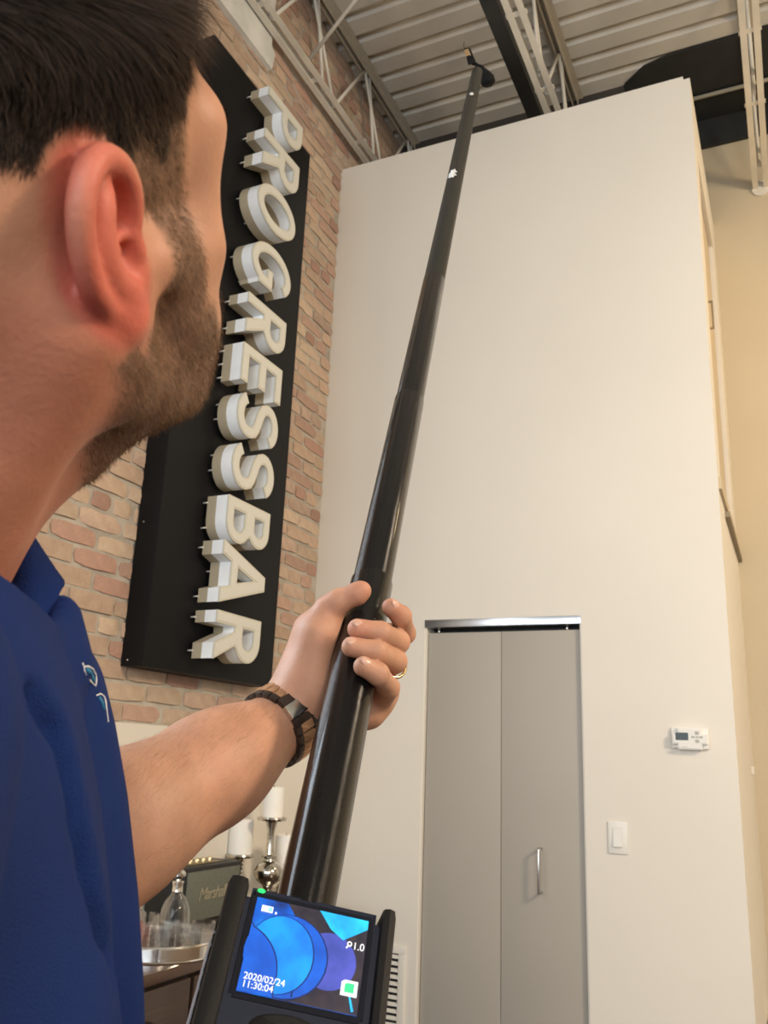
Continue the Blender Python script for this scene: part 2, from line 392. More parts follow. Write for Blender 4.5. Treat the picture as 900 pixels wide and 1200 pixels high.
def glyph(ch):
    if ch == 'P':
        w = .56; o, i = bowl(w, .40, 1, T); return [[(0, 0), (0, 1)]+o+[(T, .40), (T, 0)], i]
    if ch == 'R':
        w = .585; o, i = bowl(w, .43, 1, T); o = o[:-2]
        return [[(0, 0), (0, 1)]+o+[(.40, .415), (.60, 0), (.405, 0), (.235, .385), (.225, .41), (T, .41), (T, 0)], i]
    if ch == 'O':
        return [arc(.36, .5, .36, .52, 0, 360, 40)[:-1], arc(.36, .5, .36-T, .52-T, 0, 360, 40)[:-1]]
    if ch == 'G':
        o = arc(.36, .5, .36, .52, 48, 322, 34); i = arc(.36, .5, .36-T+.005, .52-T, 310, 52, 26)
        return [o+[(.70, .2), (.70, .53), (.40, .53), (.40, .40), (.545, .40), (.545, .27)]+i]
    if ch == 'E':
        w = .55; return [[(0, 0), (0, 1), (w, 1), (w, 1-T), (T, 1-T), (T, .585), (w-.04, .585), (w-.04, .42), (T, .42), (T, T), (w, T), (w, 0)]]
    if ch == 'S':
        # centre line of the S, thickened
        cl = []
        for a in range(20, 181, 16): cl.append((.32+.235*math.cos(math.radians(a)), .745+.19*math.sin(math.radians(a))))
        cl += [(.088, .70), (.12, .62), (.20, .565)]
        cl += [(.32, .52), (.44, .475)]
        cl += [(.52, .42), (.555, .33)]
        for a in range(0, -165, -16): cl.append((.32+.24*math.cos(math.radians(a)), .265+.19*math.sin(math.radians(a))))
        L = []; R = []
        for k, p in enumerate(cl):
            a = cl[max(0, k-1)]; b = cl[min(len(cl)-1, k+1)]; d = (b[0]-a[0], b[1]-a[1]); n = math.hypot(*d) or 1
            nx, ny = -d[1]/n*T*.5, d[0]/n*T*.5
            L.append((p[0]+nx, p[1]+ny)); R.append((p[0]-nx, p[1]-ny))
        return [L+R[::-1]]
    if ch == 'B':
        w = .585
        o1, i1 = bowl(w-.03, .49, 1, T, T*.93); o2, i2 = bowl(w, 0, .55, T, T*.93)
        o1 = [p for p in o1 if p[1] > .53]; o2 = [p for p in o2 if p[1] < .50]
        return [[(0, 0), (0, 1)]+o1+[(.46, .52)]+o2, i1, i2]
    if ch == 'A':
        w = .80; m_ = w/2
        return [[(0, 0), (m_-.095, 1), (m_+.095, 1), (w, 0), (w-.18, 0), (w-.245, .20), (.245, .20), (.18, 0)],
                [(.295, .345), (m_, .74), (w-.295, .345)]]
def glyph_mesh(ch, h, ext, off=0., bev=0.):
    cu = bpy.data.curves.new('g', 'CURVE'); cu.dimensions = '2D'; cu.fill_mode = 'BOTH'; cu.extrude = ext; cu.offset = off; cu.bevel_depth = bev
    for pl in glyph(ch):
        s = cu.splines.new('POLY'); s.points.add(len(pl)-1); s.use_cyclic_u = True
        for q, (a, b) in zip(s.points, pl): q.co = (a*h, b*h, 0, 1)
    o = bpy.data.objects.new('g', cu); COL.objects.link(o)
    dg = bpy.context.evaluated_depsgraph_get(); dg.update()
    me = bpy.data.meshes.new_from_object(o.evaluated_get(dg)); bpy.data.objects.remove(o)
    # glyph x -> down (-Z), glyph y -> along the wall (+Y), glyph z -> out of the wall (+X)
    M_ = Matrix(((0, 0, 1, 0), (0, 1, 0, 0), (-1, 0, 0, 0), (0, 0, 0, 1))); me.transform(M_)
    if M_.determinant() < 0: me.flip_normals()
    me.shade_smooth(); me.set_sharp_from_angle(angle=math.radians(35))
    return me
LH = .285
tops = [('P', 2.762, 2.60), ('R', 2.545, 2.375), ('O', 2.324, 2.118), ('G', 2.045, 1.845), ('R', 1.763, 1.59), ('E', 1.543, 1.382), ('S', 1.355, 1.172), ('S', 1.146, .965), ('B', .917, .750), ('A', .745, .512), ('R', .487, .312)]
XB = XF+.020                                       # backs of the letters, on stand-off pegs
for ch, zt, zb in tops:
    yb_ = 2.537+.012*(zt-1.5)
    p0 = Vector((XB, yb_, H+zt))
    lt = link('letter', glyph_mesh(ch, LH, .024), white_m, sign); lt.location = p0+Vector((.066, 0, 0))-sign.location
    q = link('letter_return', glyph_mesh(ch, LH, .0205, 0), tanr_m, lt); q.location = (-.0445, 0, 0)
    q = link('letter_rim', glyph_mesh(ch, LH, .003, .0008), rim_m, lt); q.location = (.027, 0, 0)
    q = link('letter_face', glyph_mesh(ch, LH, .003, -.006), face_m, lt); q.location = (.029, 0, 0)
    # pegs under the strokes nearest the reading edge
    bm = bmesh.new()
    for (a, b) in {'P': [(.08, .05), (.08, .55)], 'R': [(.08, .05), (.5, .05)], 'O': [(.34, .06), (.1, .3), (.6, .3)], 'G': [(.34, .06), (.1, .3), (.6, .3)], 'E': [(.08, .05), (.28, .05), (.48, .05)],
                   'S': [(.2, .1), (.42, .08)], 'B': [(.08, .05), (.42, .05)], 'A': [(.08, .05), (.35, .27), (.72, .05)]}[ch]:
        tube(bm, [(-.066-.022, b*LH-.012, -a*LH), (-.061, b*LH-.012, -a*LH)], .0032, 8)
        from_bm('standoff_peg', bm, joist_m, lt, smooth=True); bm = bmesh.new()

# =================================================================== BIFOLD DOOR
gd = mat('grey_door_paint', (.395, .365, .315), .5, var=.02, vscale=2)
metal = mat('brushed_aluminium', (.62, .63, .64), .28, 1., var=.08, vscale=30, stretch=(1, 30, 30))
chrome = mat('chrome', (.8, .8, .8), .15, 1.)
dr = bpy.data.objects.new('door_1', None); COL.objects.link(dr); dr.location = (dx0, YW, 0); dr['kind'] = S; dr['label'] = 'grey two-leaf bifold closet door in the white wall'
dw = (dx1-dx0); h_ = dz1
box('door_panel', (.012, .020, .012), (dw/2-.001, .052, h_-.052), gd, dr, bev=.002)
p2 = box('door_panel', (dw/2+.001, .020, .012), (dw-.008, .052, h_-.052), gd, dr, bev=.002)
hp = onY(633, 1020, YW)
bm = bmesh.new(); hx = hp.x-dx0; z0, z1 = H-.318, H-.480
tube(bm, [(hx, .022, z0), (hx, -.022, z0), (hx, -.024, z0-.004), (hx, -.024, z1+.004), (hx, -.022, z1), (hx, .022, z1)], .0055, 10)
tag(from_bm('door_handle', bm, metal, p2, smooth=True), 'brushed steel bar handle')
bm = bmesh.new(); wbox(bm, (0, .0, h_-.030), (dw, .055, h_-.0), .003); wbox(bm, (0, -.004, h_-.03), (dw, .002, h_+.004), .001)
tag(from_bm('door_track', bm, metal, dr, angle=40), 'shiny metal head track')
for xx in (.055, dw-.065):
    bm = bmesh.new(); tube(bm, [(xx, .034, h_-.06), (xx, .034, h_-.028)], .006, 10); from_bm('pivot_pin', bm, chrome, dr, smooth=True)
box('door_jamb', (0, .004, 0), (.008, .10, h_-.03), paint, dr); box('door_jamb', (dw-.006, .004, 0), (dw, .10, h_-.03), paint, dr)
box('closet_back', (0, .10, 0), (dw, .115, h_), dark_m, dr)

# =================================================================== WALL FITTINGS
plast = mat('white_plastic', (.76, .74, .68), .4)
th_ = thing('thermostat', 'white wall thermostat with small grey-green screen', 'thermostat', tuple(onY(809, 866, YW)))
wT, hT, bT = .128, .080, .030
bm = bmesh.new(); wbox(bm, (-wT/2-.004, -.012, -hT/2+.003), (wT/2+.004, .0, hT/2+.001), .004); from_bm('back_plate', bm, plast, th_, angle=40)
bm = bmesh.new(); wbox(bm, (-wT/2, -bT, -hT/2), (wT/2, -.008, hT/2), 0)
ee = [e for e in bm.edges if abs(e.verts[0].co.y-e.verts[1].co.y) > .01]; bmesh.ops.bevel(bm, geom=ee, offset=.020, segments=6, affect='EDGES')
ee = [e for e in bm.edges if e.verts[0].co.y < -bT+.001 and e.verts[1].co.y < -bT+.001]; bmesh.ops.bevel(bm, geom=ee, offset=.004, segments=2, affect='EDGES')
from_bm('housing', bm, plast, th_, angle=40)
box('screen', (-.050, -bT-.001, -.006), (-.004, -bT+.004, .022), mat('lcd_green_grey', (.028, .038, .032), .25), th_)
kb = mat('grey_button', (.42, .41, .38), .5)
for (x_, z_, sx, sz) in ((.028, .022, .007, .006), (.028, -.008, .007, .006), (.014, .007, .006, .0035), (.042, .007, .006, .0035), (.028, .007, .004, .003)):
    box('button', (x_-sx, -bT-.002, z_-sz), (x_+sx, -bT+.003, z_+sz), kb, th_, bev=.0012)
for x_ in (-.045, -.018): box('button', (x_-.009, -bT-.0012, -.033), (x_+.009, -bT+.003, -.028), mat('pale_print', (.62, .60, .56), .5), th_)
sw = thing('light_switch', 'white rocker light switch plate right of the grey door', 'switch', tuple(onY(724.5, 981.5, YW)))
box('cover_plate', (-.037, -.007, -.0585), (.037, 0, .0585), plast, sw, bev=.003)
box('rocker_frame', (-.018, -.0085, -.035), (.018, -.004, .035), mat('plastic_seam', (.66, .65, .61), .5), sw)
bm = bmesh.new(); prism(bm, [(-.0085, .033), (-.0155, -.0325), (-.0045, -.033), (-.004, .033)], 0, -.0165, .0165)
from_bm('rocker', bm, plast, sw)
# return-air grille
gx1 = -.424*3.6; gz1 = H-.735; gw, gh = .36, .61
gr = thing('air_grille', 'white louvred return-air grille low beside the grey door', 'grille', (gx1-gw, YW, gz1-gh))
gm = mat('grille_white', (.74, .71, .64), .45)
fr = .030
bm = bmesh.new(); wbox(bm, (0, -.010, 0), (gw, 0, fr), .002); wbox(bm, (0, -.010, gh-fr), (gw, 0, gh), .002); wbox(bm, (0, -.010, fr), (fr, 0, gh-fr), .002); wbox(bm, (gw-fr, -.010, fr), (gw, 0, gh-fr), .002)
from_bm('grille_frame', bm, gm, gr, angle=40)
box('grille_back', (fr, -.002, fr), (gw-fr, -.0005, gh-fr), dark_m, gr)
bm = bmesh.new(); wbox(bm, (fr, -.0015, -.0012), (gw-fr, .0015, .0012)); bmesh.ops.rotate(bm, cent=(0, 0, 0), matrix=Matrix.Rotation(.0, 3, 'X'), verts=bm.verts)
bm.free()
bm = bmesh.new(); prism(bm, [(-.011, -.006), (-.0105, -.001), (-.0025, .007), (-.0025, .003)], 0, fr, gw-fr)
sm = bpy.data.meshes.new('slat'); bm.to_mesh(sm); bm.free(); sm.materials.append(gm)
n = 22
for i in range(n):
    o = bpy.data.objects.new('slat', sm); COL.objects.link(o); o.parent = gr; o.location = (0, 0, fr+(i+.5)*(gh-2*fr)/n)
# small clip and ledge at the far right
tag(box('wall_clip', (XC-.002, 4.62, H-.0), (XC+.012, 4.67, H+.035), paint), 'small white clip on the narrow side wall', 'clip')
lg = thing('stair_ledge', 'pale capped half wall at the lower right edge behind the white block', 'half wall', (XC+.35, 4.5, 0))
box('ledge_wall', (-.345, -.25, 0), (1.2, .0, H-1.02), mat('grey_ledge', (.42, .40, .36), .6), lg); box('ledge_cap', (-.345, -.27, H-1.02), (1.2, .01, H-.985), paint, lg, bev=.004)

# =================================================================== SIDEBOARD AND WHAT STANDS ON IT
ZS = H-.565
wood = mat('dark_walnut', (.060, .033, .022), .38, col2=(.030, .018, .013), vscale=9, stretch=(2, .3, 14), coat=.25)
woodt = mat('walnut_top', (.085, .045, .030), .30, col2=(.05, .028, .02), vscale=9, stretch=(14, .5, 2), coat=.3)
sb = thing('sideboard', 'dark wooden sideboard against the white lower wall', 'sideboard', (-1.86, 2.60, 0))
sx0, sx1, syA, syB = -2.045, -1.60, 1.75, 3.235
def LB(name, a, b, m_, par, org, bev=0.): return box(name, a, b, m_, par, bev, off=org)
LB('top', (sx0, syA-.01, ZS-.03), (sx1+.012, syB+.01, ZS), woodt, sb, sb.location, .004)
LB('carcass', (sx0, syA, .09), (sx1-.02, syB, ZS-.03), wood, sb, sb.location)
for i in range(3):
    ya = syA+i*(syB-syA)/3+.008; yb2 = syA+(i+1)*(syB-syA)/3-.008
    d_ = LB('drawer', (sx1-.02, ya, ZS-.205), (sx1, yb2, ZS-.045), wood, sb, sb.location, .004)
    LB('drawer_pull', (sx1, (ya+yb2)/2-.07, ZS-.135), (sx1+.016, (ya+yb2)/2+.07, ZS-.118), dark_m, d_, sb.location, .003)
    d_ = LB('cabinet_door', (sx1-.02, ya, .10), (sx1, yb2, ZS-.215), wood, sb, sb.location, .004)
for a in (sx0+.02, sx1-.06):
    for b in (syA+.03, syB-.07): LB('leg', (a, b, 0), (a+.04, b+.04, .09), wood, sb, sb.location)

silver = mat('polished_silver', (.78, .75, .70), .13, 1., var=.05, vscale=20)
glass = mat('clear_glass', (.97, .98, .98), .03, trans=1., ior=1.45)
glass.node_tree.nodes['Principled BSDF'].inputs['Alpha'].default_value = .42
tc = onZ(187, 1111, ZS+.01); TRR = .165
tray = thing('serving_tray', 'round silver gallery tray of glassware on the sideboard', 'tray', (tc.x, tc.y, ZS))
lathe_obj('tray_base', [(0, .004), (TRR-.004, .004), (TRR, .002), (TRR-.002, 0), (0, 0)], silver, tray, 48)
lathe_obj('gallery', [(TRR-.004, .003), (TRR-.003, .040), (TRR-.001, .043), (TRR+.002, .043), (TRR+.004, .039), (TRR+.0015, .036), (TRR+.001, .006), (TRR+.004, .003), (TRR+.001, 0), (TRR-.004, .001)], silver, tray, 64)
def at_tray(x, y): return onZ(x, y, ZS+.0045)
def lathe_thing(name, label, cat, loc, parts, group=None):
    t = thing(name, label, cat, tuple(loc), group)
    for nm, pr, mt_ in parts: lathe_obj(nm, pr, mt_, t, 28)
    return t
ball = lambda r, z0, k=10, s=1.: [(r*math.sin(math.pi*i/k), z0+s*r*(1-math.cos(math.pi*i/k))) for i in range(k+1)]
dcp = Vector((tc.x-.025, tc.y+.092, ZS+.0045))
lathe_thing('decanter', 'round clear glass decanter with silver collar and mushroom stopper on the tray', 'decanter', dcp, [
    ('bottle', [(0, 0), (.036, 0), (.044, .006), (.050, .030), (.0515, .055), (.048, .085), (.038, .108), (.022, .124), (.0155, .132), (.0155, .150), (.0135, .150), (.0135, .133), (.020, .122), (.036, .106), (.046, .085), (.049, .055), (.047, .030), (.040, .010), (0, .008)], glass),
    ('collar', [(.0158, .129), (.0185, .131), (.0175, .138), (.0175, .148), (.0195, .152), (.0195, .156), (.014, .157)], silver),
    ('stopper', [(0, .150), (.010, .152), (.008, .162), (.014, .166), (.0235, .170), (.0245, .176), (.018, .183), (.008, .187), (0, .188)], silver)]).scale = (.90, .90, 1.12)
c2 = Vector((tc.x-.088, tc.y-.048, ZS+.0045))
t = thing('decanter', 'square clear decanter of amber-red spirit at the left of the tray', 'decanter', tuple(c2))
bm = bmesh.new()
def rsq(bm, prof, n=4, rnd=.78):
    rings = []
    for r, z in prof:
        if r < 1e-6: rings.append([bm.verts.new((0, 0, z))]); continue
        R_ = []
        for j in range(32):
            a = 2*math.pi*j/32; s_ = (abs(math.cos(a))**(6)+abs(math.sin(a))**(6))**(-1/6)
            s_ = s_ if r > .02 else 1.
            R_.append(bm.verts.new((r*s_*math.cos(a), r*s_*math.sin(a), z)))
        rings.append(R_)
    for a, b in zip(rings, rings[1:]):
        for j in range(32):
            k = (j+1) % 32
            if len(a) == 1: bm.faces.new((a[0], b[k], b[j]))
            elif len(b) == 1: bm.faces.new((a[j], a[k], b[0]))
            else: bm.faces.new((a[j], a[k], b[k], b[j]))
rsq(bm, [(0, 0), (.036, 0), (.038, .004), (.038, .10), (.033, .108), (.014, .118), (.013, .135), (.011, .135), (.012, .117), (.031, .105), (.035, .098), (.035, .014), (0, .012)])
from_bm('bottle', bm, glass, t, angle=35)
bm = bmesh.new(); rsq(bm, [(0, .0125), (.0346, .0145), (.0346, .072), (0, .072)])
tag(from_bm('spirit', bm, mat('amber_spirit', (.75, .13, .03), .05, trans=.7, ior=1.33), t, angle=35), 'amber-red spirit')
lathe_obj('stopper', [(0, .128), (.010, .132), (.010, .138), (.018, .145), (.020, .155), (.014, .168), (0, .172)], glass, t, 16)
tum = [('tumbler_bowl', [(0, 0), (.030, 0), (.0335, .003), (.036, .06), (.0365, .080), (.0345, .0803), (.033, .06), (.031, .016), (0, .014)], glass)]
tloc = lambda x, y: Vector((tc.x+x, tc.y+y, ZS+.0045))
tpos = [((-.012, -.097), 'clear cut tumbler at the left front of the tray'), ((.066, -.078), 'clear cut tumbler standing front and centre on the tray'), ((.112, -.020), 'clear cut tumbler right of centre at the front of the tray'),
        ((.105, .060), 'clear cut tumbler at the right side of the tray'), ((-.098, .054), 'clear cut tumbler in the back row left of the round decanter'), ((.035, -.002), 'clear cut tumbler in the middle of the tray, in front of the round decanter')]
t0 = None
for (q, lab) in tpos:
    p_ = tloc(*q)
    if t0 is None:
        t0 = thing('tumbler', lab, 'glass', tuple(p_), 'tumblers on the silver tray')
        bm = bmesh.new(); lathe(bm, tum[0][1], 24)
        for v in bm.verts:                                   # cut facets
            rr = math.hypot(v.co.x, v.co.y)
            if rr > .034 and .01 < v.co.z < .055:
                a = math.atan2(v.co.y, v.co.x); k = 1-.035*(1 if round(a/(2*math.pi)*24) % 2 else 0); v.co.x *= k; v.co.y *= k
        from_bm('tumbler_bowl', bm, glass, t0, angle=12); lathe_obj('tumbler_foot', [(0, .0), (.026, -.0003), (.028, .001), (0, .001)], glass, t0, 16)
    else:
        c_ = t0.copy(); COL.objects.link(c_); c_.location = p_; c_['label'] = lab
        for ch in list(t0.children): d_ = ch.copy(); COL.objects.link(d_); d_.parent = c_

# loudspeaker
s0 = onZ(214, 1090, ZS); s1 = onX(277, 1079, s0.x); XSF = s0.x; yA, yB3 = s0.y, s1.y
hS = onX(215, 1019, XSF).z-ZS
spk = thing('loudspeaker', 'black vintage-style loudspeaker with grey-green grille on the sideboard', 'loudspeaker', (XSF-.09, (yA+yB3)/2, ZS))
o_ = spk.location
vin = mat('black_vinyl', (.014, .014, .014), .5, bump=.5, bscale=500)
SBX = max(XSF-.17, XW+.012)
LB('cabinet', (SBX, yA-.012, ZS+.004), (XSF-.004, yB3+.012, ZS+hS), vin, spk, o_, .008)
LB('grille_cloth', (XSF-.010, yA+.004, ZS+.018), (XSF+.001, yB3-.004, ZS+hS-.014), mat('grey_green_cloth', (.155, .165, .135), .8, bump=.6, bscale=900, var=.12, vscale=160), spk, o_, .002)
LB('control_panel', (SBX+.045, yA+.05, ZS+hS-.003), (XSF-.04, yB3-.05, ZS+hS+.003), mat('brass_plate', (.20, .16, .09), .35, .8), spk, o_, .001)
brass = mat('brass', (.75, .62, .38), .25, 1.)
for i in range(4):
    yy = yA+.10+i*(yB3-yA-.2)/3
    lathe_obj('knob', [(0, .014), (.007, .014), (.009, .011), (.009, 0), (0, 0)], brass, spk, 14, c=Vector((SBX+.09, yy, ZS+hS+.003))-o_)
me = text_mesh('Marshall', .056, extrude=.001, shear=.35, space=.86)
me.transform(Matrix.Translation(Vector((XSF+.003, (yA+yB3)/2-.012, ZS+hS*.52))-o_) @ Matrix.Rotation(math.pi/2, 4, 'Z') @ Matrix.Rotation(math.pi/2, 4, 'X'))
tag(link('script_logo', me, mat('gold_logo', (.42, .38, .27), .4, .3), spk), 'slanted gold script logo')
for yy in (yA+.02, yB3-.02):
    for xx in (SBX+.02, XSF-.03): lathe_obj('foot', [(0, .004), (.009, .004), (.009, 0), (0, 0)], dark_m, spk, 10, c=Vector((xx, yy, ZS))-o_)

# candle holders of mercury glass with pillar candles
merc = mat('mercury_glass', (.72, .69, .62), .16, 1., col2=(.42, .39, .33), vscale=60)
wax = mat('white_wax', (.88, .86, .80), .5, sss=.3)
def candle_set(xp, yp, zpl, rpl, hc, rc, stem, lab1, lab2, Y=None):
    """plate top seen at pixel (xp, yp); stands on the sideboard at depth Y"""
    p_ = onY(xp, yp, Y); zp = p_.z-ZS
    h = thing('candle_holder', lab1, 'candle holder', (p_.x, p_.y, ZS), 'silver candle holders')
    lathe_obj('stem', [(r_, z_*zp) for r_, z_ in stem], merc, h, 32)
    lathe_obj('drip_plate', [(.012, zp-.024), (.030, zp-.018), (rpl-.004, zp-.014), (rpl, zp-.008), (rpl-.002, zp-.002), (rpl-.008, zp), (rc+.002, zp-.003), (0, zp-.003)], merc, h, 40)
    c_ = thing('pillar_candle', lab2, 'candle', (p_.x, p_.y, ZS+zp-.002), 'white pillar candles')
    lathe_obj('wax', [(0, 0), (rc, 0), (rc, hc-.004), (rc-.004, hc), (rc-.012, hc-.004), (0, hc-.006)], wax, c_, 32)
    bm = bmesh.new(); tube(bm, [(0, 0, hc-.006), (.001, 0, hc+.006)], .001, 6); from_bm('wick', bm, dark_m, c_)
rope = [(0, 0), (.052, 0), (.054, .03), (.040, .06)]+[(.013+.006*(k % 2), .10+.8*k/22) for k in range(23)]+[(.014, .97)]
balu = [(0, 0), (.052, 0), (.055, .03), (.038, .06), (.016, .10), (.016, .22), (.022, .26), (.045, .31), (.055, .37), (.056, .42), (.044, .48), (.022, .52), (.020, .54), (.030, .555), (.030, .575), (.019, .59), (.016, .64), (.014, .75), (.015, .86), (.024, .95), (.026, .97)]
candle_set(281, 1000, 0, .058, .128, .046, rope, 'short silver candle holder with twisted stem behind the loudspeaker', 'white pillar candle on the short twisted holder', Y=3.055)
candle_set(319, 957, 0, .058, .112, .041, balu, 'tall silver baluster candle holder nearest the black pole', 'white pillar candle on the tall baluster holder', Y=3.06)
candle_set(333, 1017, 0, .052, .125, .042, balu, 'third silver candle holder half hidden behind the black pole', 'white pillar candle partly hidden behind the black pole', Y=3.175)
# =================================================================== PERSON
# ---- small signed-distance modeller: smooth unions of cones and ellipsoids, meshed with surface nets
f32 = np.float32
def A3(v): return np.array([v[0], v[1], v[2]], dtype=f32)
def cone(a, b, ra, rb):
    a = A3(a); b = A3(b); ab = b-a; L2 = float(ab@ab)+1e-12
    def f(p):
        t = np.clip((p-a)@ab/L2, 0, 1)
        return np.linalg.norm(p-a-t[:, None]*ab, axis=1)-(ra+(rb-ra)*t)
    return f
def ell(c, r, M=None):
    c = A3(c); r = A3(r); M = None if M is None else np.array(M, dtype=f32)
    def f(p):
        q = p-c
        if M is not None: q = q@M
        k0 = np.linalg.norm(q/r, axis=1); k1 = np.linalg.norm(q/(r*r), axis=1)+1e-9
        return k0*(k0-1)/k1
    return f
def smin(a, b, k):
    if k <= 0: return np.minimum(a, b)
    h = np.maximum(k-np.abs(a-b), 0)/k; return np.minimum(a, b)-h*h*k*.25
def smax(a, b, k): return -smin(-a, -b, k)
def field(ops):
    """ops: list of (mode, function, blend)"""
    def f(p):
        d = None
        for md, g, k in ops:
            v = g(p)
            if d is None: d = v
            elif md == 'u': d = smin(d, v, k)
            elif md == 's': d = smax(d, -v, k)
            elif md == 'i': d = smax(d, v, k)
        return d
    return f
def mesh_field(fn, lo, hi, h):
    lo = np.array(lo, dtype=f32); n = np.ceil((np.array(hi)-lo)/h/8).astype(int); B = 8
    g = [np.arange(k) for k in n]; bi = np.stack(np.meshgrid(*g, indexing='ij'), -1).reshape(-1, 3)
    cc = lo+(bi+.5)*B*h; d = np.concatenate([fn(c.astype(f32)) for c in np.array_split(cc, max(1, len(cc)//60000))])
    act = np.abs(d) < B*h*1.25
    V = np.repeat(np.repeat(np.repeat(d.reshape(n), B, 0), B, 1), B, 2).astype(f32)
    loc = np.stack(np.meshgrid(*[np.arange(B)]*3, indexing='ij'), -1).reshape(-1, 3)
    ab = bi[act]
    for ch in np.array_split(ab, max(1, len(ab)//250)):
        idx = (ch[:, None, :]*B+loc[None]).reshape(-1, 3)
        V[idx[:, 0], idx[:, 1], idx[:, 2]] = fn((lo+(idx+.5)*h).astype(f32))
    S_ = V < 0; nx, ny, nz = V.shape
    cnt = np.zeros((nx-1, ny-1, nz-1), dtype=np.int8)
    for a in (0, 1):
        for b in (0, 1):
            for c in (0, 1): cnt += S_[a:nx-1+a, b:ny-1+b, c:nz-1+c]
    ce = np.argwhere((cnt > 0) & (cnt < 8)); cid = -np.ones(cnt.shape, dtype=np.int32); cid[tuple(ce.T)] = np.arange(len(ce))
    acc = np.zeros((len(ce), 3), dtype=np.float64); num = np.zeros(len(ce))
    corners = [(a, b, c) for a in (0, 1) for b in (0, 1) for c in (0, 1)]
    for i, p in enumerate(corners):
        for ax in range(3):
            if p[ax]: continue
            q = list(p); q[ax] = 1
            va = V[ce[:, 0]+p[0], ce[:, 1]+p[1], ce[:, 2]+p[2]]; vb = V[ce[:, 0]+q[0], ce[:, 1]+q[1], ce[:, 2]+q[2]]
            m_ = (va < 0) != (vb < 0); t = np.where(m_, va/(va-vb+1e-20), 0)
            pos = np.tile(np.array(p, float), (len(ce), 1)); pos[:, ax] += t
            acc[m_] += pos[m_]; num[m_] += 1
    vs = (lo+(ce+acc/np.maximum(num, 1)[:, None]+.5)*h).astype(f32)
    e = h*.5
    for _ in range(2):                                   # pull the vertices on to the true surface
        d0 = fn(vs); gr_ = np.stack([fn(vs+np.eye(3, dtype=f32)[k]*e)-d0 for k in range(3)], 1)/e
        g2 = (gr_**2).sum(1); st = np.clip(d0/np.maximum(g2, .2), -h, h); vs = (vs-gr_*st[:, None]*.8).astype(f32)
    F = []
    for ax in range(3):
        b1, b2 = (ax+1) % 3, (ax+2) % 3
        sl0 = [slice(None)]*3; sl1 = [slice(None)]*3; sl0[ax] = slice(0, -1); sl1[ax] = slice(1, None)
        s0_, s1_ = S_[tuple(sl0)], S_[tuple(sl1)]
        E_ = np.argwhere(s0_ != s1_)
        ok = (E_[:, b1] > 0) & (E_[:, b2] > 0) & (E_[:, b1] < V.shape[b1]-1) & (E_[:, b2] < V.shape[b2]-1); E_ = E_[ok]
        flip = s0_[tuple(E_.T)]
        def at(o1, o2):
            q = E_.copy(); q[:, b1] += o1; q[:, b2] += o2; return cid[tuple(q.T)]
        Q = np.stack([at(-1, -1), at(0, -1), at(0, 0), at(-1, 0)], 1)
        Q[~flip] = Q[~flip][:, ::-1]; F.append(Q[(Q >= 0).all(1)])
    return vs, np.concatenate(F)
def np_mesh(name, vs, fs, mt, parent=None, colors=None, smooth=True):
    me = bpy.data.meshes.new(name); k = fs.shape[1]
    me.vertices.add(len(vs)); me.vertices.foreach_set('co', vs.astype(f32).ravel())
    me.loops.add(fs.size); me.loops.foreach_set('vertex_index', fs.astype(np.int32).ravel())
    me.polygons.add(len(fs)); me.polygons.foreach_set('loop_start', np.arange(0, fs.size, k, dtype=np.int32))
    me.update(calc_edges=True); me.validate()
    if colors is not None:
        ca = me.color_attributes.new('tone', 'FLOAT_COLOR', 'POINT')
        ca.data.foreach_set('color', np.concatenate([colors, np.ones((len(colors), 1))], 1).astype(f32).ravel())
    o = link(name, me, mt, parent, smooth); return o
def join(parts):
    V, F, n = [], [], 0
    for v, f in parts: V.append(v); F.append(f+n); n += len(v)
    return np.concatenate(V), np.concatenate(F)
def tone_mat(name, rough, bump=0., bscale=400., sss=0., spec=.4, spread=0.):
    m = mat(name, (.5, .5, .5), rough, bump=bump, bscale=bscale, sss=sss, spec=spec, coord='Object'); nt = m.node_tree
    a = nt.nodes.new('ShaderNodeAttribute'); a.attribute_name = 'tone'
    n = nt.nodes.new('ShaderNodeTexNoise'); n.inputs['Scale'].default_value = 45; n.inputs['Detail'].default_value = 6
    tc = nt.nodes.new('ShaderNodeTexCoord'); nt.links.new(tc.outputs['Object'], n.inputs['Vector'])
    r = nt.nodes.new('ShaderNodeMapRange'); r.inputs[1].default_value = .3; r.inputs[2].default_value = .7; r.inputs[3].default_value = 1-spread; r.inputs[4].default_value = 1+spread
    nt.links.new(n.outputs[0], r.inputs[0])
    hs = nt.nodes.new('ShaderNodeHueSaturation'); nt.links.new(a.outputs['Color'], hs.inputs['Color']); nt.links.new(r.outputs[0], hs.inputs['Value'])
    nt.links.new(hs.outputs[0], nt.nodes['Principled BSDF'].inputs['Base Color']); return m
skin_m = tone_mat('skin', .50, bump=.10, bscale=420, sss=.12, spec=.35, spread=.10)

# ---- frames
def frame(az, pi, ro):
    a, p, r = [math.radians(t) for t in (az, pi, ro)]
    rx = Vector((math.cos(a), -math.sin(a), 0)); fy = Vector((math.sin(a)*math.cos(p), math.cos(a)*math.cos(p), math.sin(p))); up = rx.cross(fy)
    return rx*math.cos(r)+up*math.sin(r), fy, -rx*math.sin(r)+up*math.cos(r)
HX, HY, HZ = frame(8.0, 40.0, -23.5)
HC = Vector((-.278, .209, H+.205))
def hl(x, y, z): return HC+HX*x+HY*y+HZ*z
HM = np.array([[HX[i], HY[i], HZ[i]] for i in range(3)], dtype=f32)      # world->local as p@HM
TB = Vector((-.345, .232, H+.050)); NB = TB+Vector((-.024, -.014, .018))
TAZ = math.radians(40)
TR = Vector((math.cos(TAZ), -math.sin(TAZ), 0)); TF = Vector((math.sin(TAZ), math.cos(TAZ), 0)); TU = Vector((0, 0, 1))
